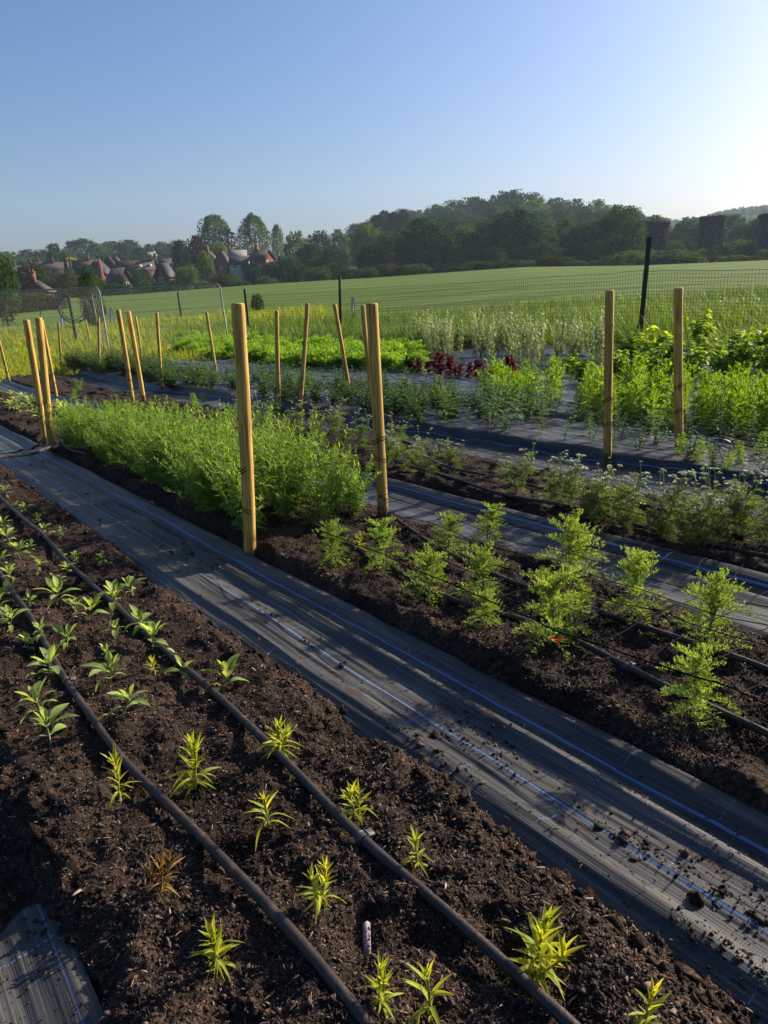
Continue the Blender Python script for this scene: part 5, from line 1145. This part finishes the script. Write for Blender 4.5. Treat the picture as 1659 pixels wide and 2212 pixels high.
tree(149, 560, 12, 200, 'conifer', 'd', 'narrow dark cypress, shorter of two by the village')
tree(151, 555, 24, 245, 'bush', 'y', 'clipped yellow shrub above the village roofs', base=572)
tree(597, 490, 30, 260, 'poplar', 'l', 'slender birch-like tree right of the tall pale pair')
tree(638, 502, 52, 205, 'round', 'l', 'bright green tree right of the white house')
tree(686, 501, 56, 260, 'round', 'o', 'tree on the low skyline between village and wood', 'low skyline trees between village and wood')
tree(732, 498, 46, 270, 'round', 'l', 'pale-topped tree on the low skyline left of the wooded hill', 'low skyline trees between village and wood')
tree(760, 507, 40, 280, 'round', 'o', 'tree at the left foot of the wooded hill', 'low skyline trees between village and wood')
tree(668, 530, 62, 185, 'broad', 'o', 'broad tree at the right end of the village gardens')
tree(720, 532, 56, 182, 'round', 'o', 'rounded tree in front of the left foot of the wooded hill')
tree(625, 548, 50, 178, 'bush', 'o', 'dark bush below the white house')
tree(612, 560, 60, 170, 'bush', 'o', 'dark bush at the field edge right of the brick house')
# village shrubs in front
tree(-10, 552, 62, 52, 'round', 'l', 'bright leafy tree at the left edge in front of the village')
tree(62, 574, 74, 150, 'broad', 'b', 'grey-green bushy tree in front of the terrace at the left')
tree(12, 588, 50, 120, 'bush', 'o', 'bush at the left edge in front of the village')
tree(140, 591, 66, 140, 'bush', 'b', 'dark shrub mass in front of the cypresses')
tree(183, 575, 46, 150, 'round', 'o', 'round tree in front of the red brick gable')
tree(210, 602, 40, 140, 'bush', 'o', 'low bush left of the brick chimney house')
tree(296, 583, 30, 150, 'bush', 'o', 'round dark bush in front of the long roof')
tree(268, 583, 28, 165, 'bush', 'l', 'pale bush between the front shed and the long roof')
tree(315, 606, 44, 145, 'bush', 'l', 'pale low bush in front of the long-roofed house')
tree(345, 607, 40, 142, 'bush', 'o', 'low bush at the field edge below the dark shed')
tree(400, 571, 62, 148, 'bush', 'l', 'broad grey-green bush left of the brown bush at the field edge')
tree(441, 545, 34, 165, 'round', 'l', 'small pale garden tree in front of the right red house')
tree(486, 595, 44, 145, 'bush', 'b', 'brownish bush at the field edge below the red house')
tree(545, 574, 42, 148, 'bush', 'o', 'dark round bush in front of the dark-roofed brick house')
tree(575, 598, 50, 146, 'bush', 'l', 'pale bush at the field edge below the brick house')
tree(378, 605, 40, 140, 'bush', 'o', 'dark low bush at the field edge', None); tree(520, 605, 46, 141, 'bush', 'o', 'low bush at the field edge between the brown bush and the dark round one')
tree(440, 606, 40, 141, 'bush', 'l', 'small pale bush at the field edge left of the brown bush')
tree(250, 612, 60, 138, 'bush', 'o', 'dark low scrub at the field edge below the front shed')
for i, (x, t, w_, r, k, c) in enumerate(((50, 588, 40, 160, 'bush', 'o'), (95, 597, 36, 165, 'bush', 'l'), (120, 590, 34, 190, 'bush', 'o'), (172, 590, 34, 172, 'bush', 'l'), (232, 604, 34, 160, 'bush', 'o'), (282, 598, 40, 158, 'bush', 'o'), (325, 592, 34, 178, 'bush', 'l'), (372, 590, 40, 170, 'bush', 'o'), (345, 580, 30, 205, 'round', 'o'), (205, 570, 30, 215, 'round', 'o'), (262, 566, 26, 230, 'round', 'o'), (100, 568, 34, 245, 'round', 'l'), (465, 590, 34, 165, 'bush', 'o'), (500, 588, 34, 165, 'bush', 'l'), (600, 575, 30, 172, 'round', 'o'), (545, 592, 40, 155, 'bush', 'l'), (60, 575, 26, 215, 'bush', 'o'), (150, 582, 30, 195, 'bush', 'o'), (245, 593, 26, 172, 'round', 'l'), (310, 580, 22, 180, 'round', 'o'), (277, 590, 24, 176, 'round', 'o'), (498, 568, 20, 182, 'round', 'o'), (532, 566, 20, 176, 'round', 'l'), (585, 566, 24, 172, 'round', 'o'), (340, 562, 26, 235, 'round', 'l'))):
    tree(x, t, w_, r, k, c, 'leafy garden bush or small tree standing between the village houses', 'garden greenery between the village houses', base=(None if k == 'bush' else t + 34))
# bramble hedge and young tree in the meadow
tree(20, 632, 110, 76, 'bush', 'b', 'dark bramble thicket behind the left fence panel, left part', 'bramble thicket')
tree(72, 634, 90, 78, 'bush', 'b', 'dark bramble thicket behind the left fence panel, right part', 'bramble thicket')
tree(122, 640, 44, 78, 'bush', 'b', 'smaller bramble bush at the right end of the thicket', 'bramble thicket')
tree(-60, 631, 110, 76, 'bush', 'b', 'bramble thicket running out of the left picture edge', 'bramble thicket')
tree(190, 590, 46, 45, 'poplar', 'l', 'young leafy tree with a white guard behind the left fence panel')
tree(555, 640, 26, 50, 'bush', 'b', 'small dark bush standing in the field edge right of the weathered post')
# the wood along the field and over the hill
WL = 'trees of the wood along the field'
front = [(792, 484, 70, 205), (840, 503, 76, 190), (920, 474, 118, 178), (975, 500, 70, 185), (1010, 492, 80, 190), (1060, 478, 86, 186), (1118, 458, 108, 176), (1170, 490, 76, 182), (1215, 478, 80, 190), (1262, 484, 84, 186), (1310, 470, 80, 188), (1345, 449, 88, 172), (1378, 492, 44, 180), (880, 520, 66, 172), (1000, 530, 60, 170), (1180, 525, 70, 168), (1290, 520, 66, 168), (800, 530, 60, 170), (1240, 535, 60, 166), (1060, 535, 66, 166)]
for i, (x, t, w_, r) in enumerate(front):
    lab = 'large spreading tree standing out highest at the right front of the wood' if x == 1355 else ('large pale-topped tree in the middle of the front of the wood' if x == 1118 else ('broad tree standing forward at the left front of the wood' if x == 920 else 'dark leafy tree in the front line of the wood along the field'))
    tree(x, t, w_, r, 'broad' if i % 4 and i % 2 else 'round', 'o' if i % 4 else 'l', lab, WL)
for i, (x, t, w_) in enumerate(((830, 457, 46), (850, 461, 42), (871, 454, 40), (814, 467, 44))): tree(x, t, w_ * .8, 290, 'poplar', 'd', 'dark ragged conifer in the group on the left shoulder of the wood', 'conifers on the shoulder of the wood', base=520, name='conifer_tree')
prof_x = [760, 800, 880, 960, 1041, 1095, 1130, 1197, 1245, 1290, 1350, 1400, 1430]; prof_y = [494, 464, 454, 444, 427, 415, 416, 430, 429, 433, 450, 466, 478]
g = np.random.default_rng(77)
for row, (r, dy) in enumerate(((400, 0), (360, 14), (310, 26), (260, 40), (225, 52))):
    for x in np.arange(775 + row * 13, 1420, 42):
        xx = x + g.normal(0, 6); t = np.interp(xx, prof_x, prof_y) + dy + g.uniform(-3, 6)
        tree(xx, t, g.uniform(54, 76), r + g.uniform(-12, 12), *(('broad', 'o') if g.random() < .5 else ('round', 'o' if g.random() < .65 else 'l')), 'tree in the wood that covers the hill, its crown merging with its neighbours', 'trees covering the hill', base=max(t + 60, 540))
# right of the wood, around the brick piers
RGT = 'trees around the old brick piers'
for i, (x, t, w_, r, k, c) in enumerate(((1415, 468, 52, 245, 'round', 'o'), (1460, 500, 40, 225, 'round', 'o'), (1490, 472, 60, 250, 'broad', 'o'), (1530, 478, 60, 260, 'round', 'o'), (1580, 466, 66, 255, 'broad', 'o'), (1615, 480, 60, 240, 'round', 'l'), (1655, 470, 60, 235, 'broad', 'o'), (1700, 462, 80, 230, 'broad', 'o'), (1600, 520, 70, 200, 'round', 'l'), (1480, 520, 60, 205, 'round', 'o'), (1645, 515, 60, 200, 'round', 'o'), (1760, 470, 90, 230, 'broad', 'o'), (1455, 520, 44, 195, 'round', 'l'))):
    tree(x, t, w_, r, k, c, 'leafy tree beside and behind the old brick piers at the right', RGT)
for i, x in enumerate(np.arange(640, 1760, 38)):
    t = np.interp(x, [640, 760, 900, 1100, 1300, 1420, 1520, 1760], [575, 580, 572, 562, 556, 548, 552, 556]) + g.normal(0, 4)
    tree(x + g.normal(0, 8), t, g.uniform(46, 74), 146 + g.uniform(-6, 8), 'bush', ('o', 'l', 'b')[i % 3], 'bush in the scrubby hedge along the far edge of the field', 'bushes along the far edge of the field', base=np.interp(x, [640, 1100, 1760], [612, 582, 578]))
tree(1450, 540, 110, 165, 'bush', 'l', 'long clipped-looking hedge bush between the two brick piers', base=575); 
# distant wooded ridge
A_ = np.linspace(math.radians(8), math.radians(40), 160); mb = MB(); rows = []
for k, (r, f) in enumerate(((900, 0), (940, .55), (1000, .9), (1080, 1.0), (1200, .6))):
    pxs = az2px(A_); el = np.interp(pxs, [1100, 1380, 1440, 1500, 1560, 1660, 1800], [60, 80, 84, 70, 86, 92, 84]) / F_; hgt = EYE + el * 1080 + 5 * fbm(A_ * 180, A_ * 0 + k * 2.2, 4, 5)
    rows.append(np.stack([r * np.sin(A_), r * np.cos(A_), f * hgt - 2], 1))
V = np.array(rows); i = np.arange(4)[:, None] * 160; j = np.arange(159)[None]; mb.add(V.reshape(-1, 3), np.stack([i + j, i + j + 1, i + 160 + j + 1, i + 160 + j], -1).reshape(-1, 4))
tag(mb.build('distant_ridge', noise_mat('ridge_wood', [(.3, (.02, .035, .015)), (.7, (.06, .085, .035))], .06, bump=1, bscale=.2), None, True), kind='structure')
g = np.random.default_rng(88); n = 5000; aa = g.uniform(A_[0], A_[-1], n); q = g.uniform(0, 1, n); pxs = az2px(aa); el = np.interp(pxs, [1100, 1380, 1440, 1500, 1560, 1660, 1800], [60, 80, 84, 70, 86, 92, 84]) / F_
r = 905 + 175 * q; hh = (EYE + el * 1080) * np.interp(q, [0, .2, .55, 1], [0, .55, .9, 1.0]) + g.uniform(0, 5, n)
mb = MB(); mb.place(QUAD, np.stack([r * np.sin(aa), r * np.cos(aa), hh], 1), g.uniform(0, 6.28, n), g.uniform(-1.2, 1.2, n), g.uniform(4, 8, n), None, g.uniform(-1, 1, n)); tag(mb.build('far_wood', T_LIGHT), kind='stuff')

# ------------------------------------------------------------------ old brick piers
BRICKD = noise_mat('old_dark_brick', [(.3, (.022, .020, .020)), (.5, (.050, .042, .040)), (.72, (.10, .08, .074))], 2.2, rough=.95, bump=.6, bscale=5, detail=8)
def pier(x0, x1, top, bot, r, lab):
    a = at_r((x0 + x1) / 2, top, r); b = at_r((x0 + x1) / 2, bot, r); wdt = (x1 - x0) / F_ * r * math.cos(PITCH); H = a[2] - b[2] + 4; az = math.atan2(a[0], a[1])
    o = thing('brick_pier', lab, 'pier', (a[0], a[1], b[2] - 4), -az + .25, 1, 'old brick piers'); mb = MB()
    def ring(z, k): return [[-wdt * k / 2, -wdt * .35 * k, z], [wdt * k / 2, -wdt * .35 * k, z], [wdt * k / 2, wdt * .35 * k, z], [-wdt * k / 2, wdt * .35 * k, z]]
    zz = [0, H * .5, H - .9]; V = ring(0, 1.08) + ring(H * .5, .97) + ring(H - .9, .92); i = np.arange(2)[:, None] * 4; j = np.arange(4)[None]; k = (j + 1) % 4; mb.add(V, np.stack([i + j, i + k, i + 4 + k, i + 4 + j], -1).reshape(-1, 4)); mb.build('shaft', BRICKD, o)
    mb = MB(); mb.box((0, 0, H - .72), (wdt * .97, wdt * .72, .36)); mb.box((0, 0, H - .36), (wdt * 1.04, wdt * .80, .36)); mb.box((0, 0, H - .06), (wdt * .98, wdt * .74, .24)); mb.build('cap', BRICKD, o)
    gg = np.random.default_rng(int(x0)); mb = MB(); m = 70; mb.place(QUAD, np.stack([gg.uniform(-wdt * .5, wdt * .5, m), gg.uniform(-wdt * .38, wdt * .38, m), H + np.abs(gg.normal(0, .16, m))], 1), gg.uniform(0, 6.28, m), gg.uniform(-1, 1, m), .26, .26, gg.uniform(-1, 1, m)); mb.build('top_growth', T_OAK, o)
pier(1394, 1440, 480, 545, 185, 'dark old brick pier nearest the wood, standing clear above the hedge')
pier(1517, 1559, 468, 560, 185, 'dark old brick pier between leafy trees, second from the wood')
for i, (x, t, w_) in enumerate(((1400, 538, 40), (1436, 535, 36), (1520, 538, 40), (1552, 530, 40), (1660, 535, 50)
   )):
    tree(x, t, w_, 176, 'bush', 'o' if i % 2 else 'l', 'leafy shrub growing up against the foot of the old brick piers', 'shrubs at the foot of the brick piers', base=585)
pier(1648, 1694, 462, 560, 185, 'dark brick pier cut off by the right picture edge')

# ------------------------------------------------------------------ houses of the village
BRICK = noise_mat('red_brick', [(.3, (.10, .036, .022)), (.5, (.19, .065, .036)), (.7, (.28, .12, .075))], 5, rough=.9, detail=6)
BRICKB = noise_mat('brown_brick', [(.3, (.05, .030, .022)), (.7, (.13, .075, .052))], 5, rough=.9, detail=6)
RENDER_W = noise_mat('white_render', [(.3, (.36, .35, .33)), (.7, (.50, .48, .46))], .5, rough=.85)
ROOFB = noise_mat('brown_tile', [(.3, (.040, .030, .026)), (.7, (.080, .060, .050))], 1.5, rough=.85, bump=.4, bscale=6)
ROOFD = noise_mat('dark_slate', [(.3, (.025, .024, .028)), (.7, (.06, .056, .06))], 1.5, rough=.7, bump=.4, bscale=6)
ROOFP = noise_mat('pale_slate', [(.3, (.14, .135, .135)), (.7, (.24, .23, .225))], 1.5, rough=.6)
GLASS = noise_mat('window_glass', [(.3, (.02, .022, .025)), (.7, (.05, .052, .058))], .5, rough=.1, spec=.6)
FRAMEW = noise_mat('white_frame', [(.3, (.6, .6, .58)), (.7, (.75, .75, .73))], 2, rough=.5)
POT = noise_mat('clay_pot', [(.3, (.25, .10, .05)), (.7, (.35, .15, .08))], 3, rough=.8)
def house(px, eave, base, r, w_, d_, rh, yaw, wm, rm, lab, chim=(), wins=(), gable_wins=(), dormers=(), name='brick_house', ext=3.0):
    """gabled house centred at px; eave and base are picture heights; yaw turns the ridge away from across the view"""
    w_, d_, rh = w_ * .88, d_ * .88, rh * .95
    e = at_r(px, eave, r); b = at_r(px, base, r); az = math.atan2(e[0], e[1]); H = e[2] - b[2] + ext; o = thing(name, lab, 'house', (e[0], e[1], b[2] - ext), -az + yaw)
    mb = MB(); hw, hd = w_ / 2, d_ / 2
    V = [[-hw, -hd, 0], [hw, -hd, 0], [hw, hd, 0], [-hw, hd, 0], [-hw, -hd, H], [hw, -hd, H], [hw, hd, H], [-hw, hd, H], [-hw, 0, H + rh], [hw, 0, H + rh]]
    mb.add(V, np.array([[0, 1, 5, 4], [2, 3, 7, 6], [1, 2, 6, 5], [3, 0, 4, 7]])); mb.f.append(np.array([[5, 6, 9], [7, 4, 8]])); mb.build('wall', wm, o)
    mb = MB(); ov = .35; k = ov * rh / hd; th = .16
    for sg in (-1, 1):
        Q = np.array([[-hw - .25, sg * (hd + ov), H - k], [hw + .25, sg * (hd + ov), H - k], [hw + .25, 0, H + rh], [-hw - .25, 0, H + rh]]); Q2 = Q + [0, 0, th]
        mb.add(np.concatenate([Q + [0, 0, .02], Q2]), np.array([[0, 1, 2, 3], [4, 7, 6, 5], [0, 4, 5, 1], [1, 5, 6, 2], [3, 2, 6, 7], [0, 3, 7, 4]]))
    rf = mb.build('roof', rm, o)
    for cx in chim:
        mb = MB(); mb.box((cx * hw, 0, H + rh + .35), (.55, .7, 1.5)); mb.box((cx * hw, 0, H + rh + 1.1), (.66, .82, .14)); c = mb.build('chimney', BRICK if wm is not BRICKB else BRICKB, rf)
        for q in (-.2, .2):
            mb = MB(); mb.tube([[cx * hw, q, H + rh + 1.16], [cx * hw, q, H + rh + 1.5]], .10, 8); mb.build('chimney_pot', POT, rf)
    def win(c, ax, ww, hh):      # ax: 0 front wall, 1 right gable, -1 left gable
        f = MB(); p = MB(); t_ = .07; R = np.eye(3) if ax == 0 else np.array([[0, -1, 0], [1, 0, 0], [0, 0, 1.]])
        for (dx, dz, sx, sz) in ((0, hh / 2, ww, t_), (0, -hh / 2, ww, t_), (-ww / 2, 0, t_, hh + t_), (ww / 2, 0, t_, hh + t_), (0, 0, t_, hh)): f.box(np.asarray(c) + R @ np.array([dx, 0, dz]), (sx, .10 + (.004 if sx == t_ else 0), sz), R)
        fo = f.build('window', FRAMEW, o); p.box(c, (ww - .02, .04, hh - .02), R); p.build('pane', GLASS, fo)
    for (u, z, ww, hh) in wins: win((u * hw, -hd - .02, ext + z * (H - ext)), 0, ww, hh)
    for (sd, u, z, ww, hh) in gable_wins: win((sd * (hw + .02), u * hd, ext + z * (H - ext)), sd, ww, hh)
    for u in dormers:
        mb = MB(); y0 = -hd * .75; z0 = H + rh * .25; V = [[u * hw - .4, y0, z0 - .2], [u * hw + .4, y0, z0 - .2], [u * hw + .4, y0, z0 + .4], [u * hw, y0, z0 + .8], [u * hw - .4, y0, z0 + .4]]; W2 = [[x, y + 2.0, z] for x, y, z in V]
        mb.add(V + W2, np.array([[0, 5, 6, 1], [1, 6, 7, 2], [2, 7, 8, 3], [3, 8, 9, 4], [4, 9, 5, 0]])); mb.f.append(np.array([[0, 1, 2, 3, 4]])); mb.build('dormer', FRAMEW if rm is ROOFB else wm, o)
    return o
W2 = [(u, z, .75, .75) for u in (-.7, -.2, .3, .75) for z in (.72,)]
house(67, 580, 600, 230, 5.8, 5, 1.7, .1, BRICKB, ROOFB, 'brown-roofed house at the left end of the village terrace', (.8,), W2[:3])
house(22, 590, 606, 220, 6, 5, 1.7, .2, BRICKB, ROOFD, 'dark-roofed house at the far left edge', (.5,), W2[:2])
house(112, 581, 600, 225, 12.5, 5, 1.6, -.05, BRICKB, ROOFB, 'long low terrace with brown roof and white windows', (-.9, 0.1), [(u, .6, .8, .8) for u in (-.8, -.45, -.1, .25, .6, .85)], name='terraced_house')
house(188, 578, 606, 205, 7.2, 5, 1.7, .05, BRICK, ROOFB, 'brown-roofed house behind the red chimney house', (.2,), W2)
house(215, 590, 622, 178, 4.5, 4.6, 2.4, 1.15, BRICK, ROOFD, 'red brick house with a broad gable-end chimney stack facing the garden', (), [], [(-1, -.3, .6, 0.7, .8)])
o = thing('chimney_stack', 'tall tapering red brick chimney stack against the gable of the red house', 'chimney', at_r(222, 622, 174) - [0, 0, 3], .5); mb = MB(); H_ = float(at_r(222, 564, 174)[2] - at_r(222, 622, 174)[2]) + 3
V = []
for z, k in ((0, 2.4), (3.5, 2.2), (H_ * .62, 1.4), (H_ * .72, 1.05), (H_, 1.0)): V += [[-k / 2, -.4, z], [k / 2, -.4, z], [k / 2, .4, z], [-k / 2, .4, z]]
i = np.arange(4)[:, None] * 4; j = np.arange(4)[None]; k = (j + 1) % 4; mb.add(V, np.stack([i + j, i + k, i + 4 + k, i + 4 + j], -1).reshape(-1, 4)); mb.f.append(np.array([[16, 17, 18, 19]])); mb.build('stack', BRICK, o); mb = MB(); mb.tube([[0, 0, H_ - .05], [0, 0, H_ + .6]], .18, 8); mb.build('chimney_pot', POT, o)
house(238, 578, 610, 195, 4.2, 4.2, 2.4, 1.35, BRICKB, ROOFD, 'dark gabled brown house left of the long roof', (), [], [(-1, 0, .6, 0.7, 0.8), (1, 0, .6, 0.7, 0.8)])
house(252, 577, 606, 198, 4.0, 4.0, 2.3, 1.3, BRICK, ROOFD, 'narrow dark gable touching the left end of the long roof', (), [], [(-1, 0, .6, 0.7, 0.8)])
house(293, 583, 608, 190, 9.2, 5, 2.0, .06, BRICKB, ROOFB, 'house with the longest brown roof and two white dormers', (.92,), [(u, .5, .8, .8) for u in (-.6, 0, .6)], [], (.25, .8))
house(335, 573, 596, 225, 4.2, 4.2, 2.0, 1.2, BRICKB, ROOFB, 'brown gabled house behind the right end of the longest roof', (.4,), [], [(-1, 0, .6, 0.7, 0.8)])
house(357, 571, 588, 225, 4, 4, 1.5, .1, BRICKB, ROOFD, 'small dark-roofed house right of the brown gable', (), W2[1:3])
house(322, 553, 562, 300, 5, 4, 1.6, .3, BRICKB, ROOFP, 'pale-roofed house high on the hillside under the skyline trees', (.7, -.8))
house(300, 551, 558, 310, 5, 4, 1.6, -.2, BRICKB, ROOFD, 'dark-roofed house high on the hillside, left of the pale roof', (-.6,))
house(258, 606, 626, 152, 4.2, 3.2, 2.2, -.95, BRICKB, ROOFD, 'low dark-roofed outbuilding in front of the dark gables', (), [], [(1, 0, .5, .9, .9)], name='outbuilding', ext=2)
house(356, 594, 615, 158, 3.6, 3.0, 2.2, 1.1, BRICKB, ROOFD, 'dark-roofed outbuilding in front of the small houses right of the long roof', (), [], [(-1, 0, .5, .9, .9)], name='outbuilding', ext=2)
house(78, 629, 642, 105, 3.2, 3.6, 1.2, 1.25, BRICK, ROOFB, 'small gabled cottage low down in front, with two red chimney pots', (-.4,), [], [], (), 'cottage', 2)
house(452, 562, 590, 205, 3.8, 4, 2.2, 1.2, BRICK, ROOFB, 'red house with tall chimney half hidden behind the purple tree', (-.5,), [], [(-1, 0, .6, 0.7, 0.8)])
house(481, 566, 598, 190, 3.4, 3.6, 2.4, 1.25, BRICK, ROOFD, 'narrow bright red gable left of the white-walled house', (), [], [(-1, 0, .6, 0.7, 0.8)])
house(514, 556, 582, 205, 5.0, 4.4, 1.7, -.1, BRICK, ROOFP, 'house with the bright pale roof behind the white-walled house', (-.9,), W2[:2])
house(518, 570, 584, 180, 4.6, 4, 1.5, -.15, RENDER_W, ROOFD, 'white-walled house with dark roof left of the big brick house', (), [(-.5, .55, .7, .7), (.4, .55, .7, .7)], [(-1, 0, .6, 0.7, 0.8)], name='white_house')
house(566, 559, 586, 178, 4.6, 4.4, 1.9, -.75, BRICK, ROOFD, 'big red-brown brick house with dark roof at the right end of the village', (-.7,), [(-.4, .75, .7, .7), (.5, .45, .7, .7)], [(1, -.3, .7, 0.7, 0.8), (1, .3, .25, 0.7, 0.8)])
house(616, 565, 584, 215, 3.6, 4, 1.5, .2, RENDER_W, ROOFD, 'small white house behind the bright tree right of the brick house', (), [(0, .5, 1, 1)], name='white_house')
# telegraph pole
b = at_r(150 / 1659 * 0 + 101, 613, 170); tp = at_r(95, 572, 170); o = thing('telegraph_pole', 'thin pale telegraph pole in front of the long terrace', 'pole', b); mb = MB(); mb.tube([[0, 0, -1], [0, 0, float(tp[2] - b[2])]], [.14, .10], 8); mb.build('shaft', noise_mat('grey_pole', [(.3, (.2, .19, .17)), (.7, (.32, .3, .27))], 4), o); mb = MB(); mb.box((0, 0, float(tp[2] - b[2]) - .4), (1.2, .1, .1)); mb.build('crossarm', DARKW, o)

# ------------------------------------------------------------------ haze in the air
m, n, L, b, out = new_mat('air'); n.remove(b); pv = n.new('ShaderNodeVolumePrincipled'); pv.inputs['Density'].default_value = 0.00024; pv.inputs['Color'].default_value = (0.66, 0.82, 1.0, 1); pv.inputs['Anisotropy'].default_value = 0.1
L.new(pv.outputs[0], out.inputs['Volume'])
o = MB().box((0, 560, 60), (3000, 1300, 142)).build('haze', m); tag(o, kind='stuff')
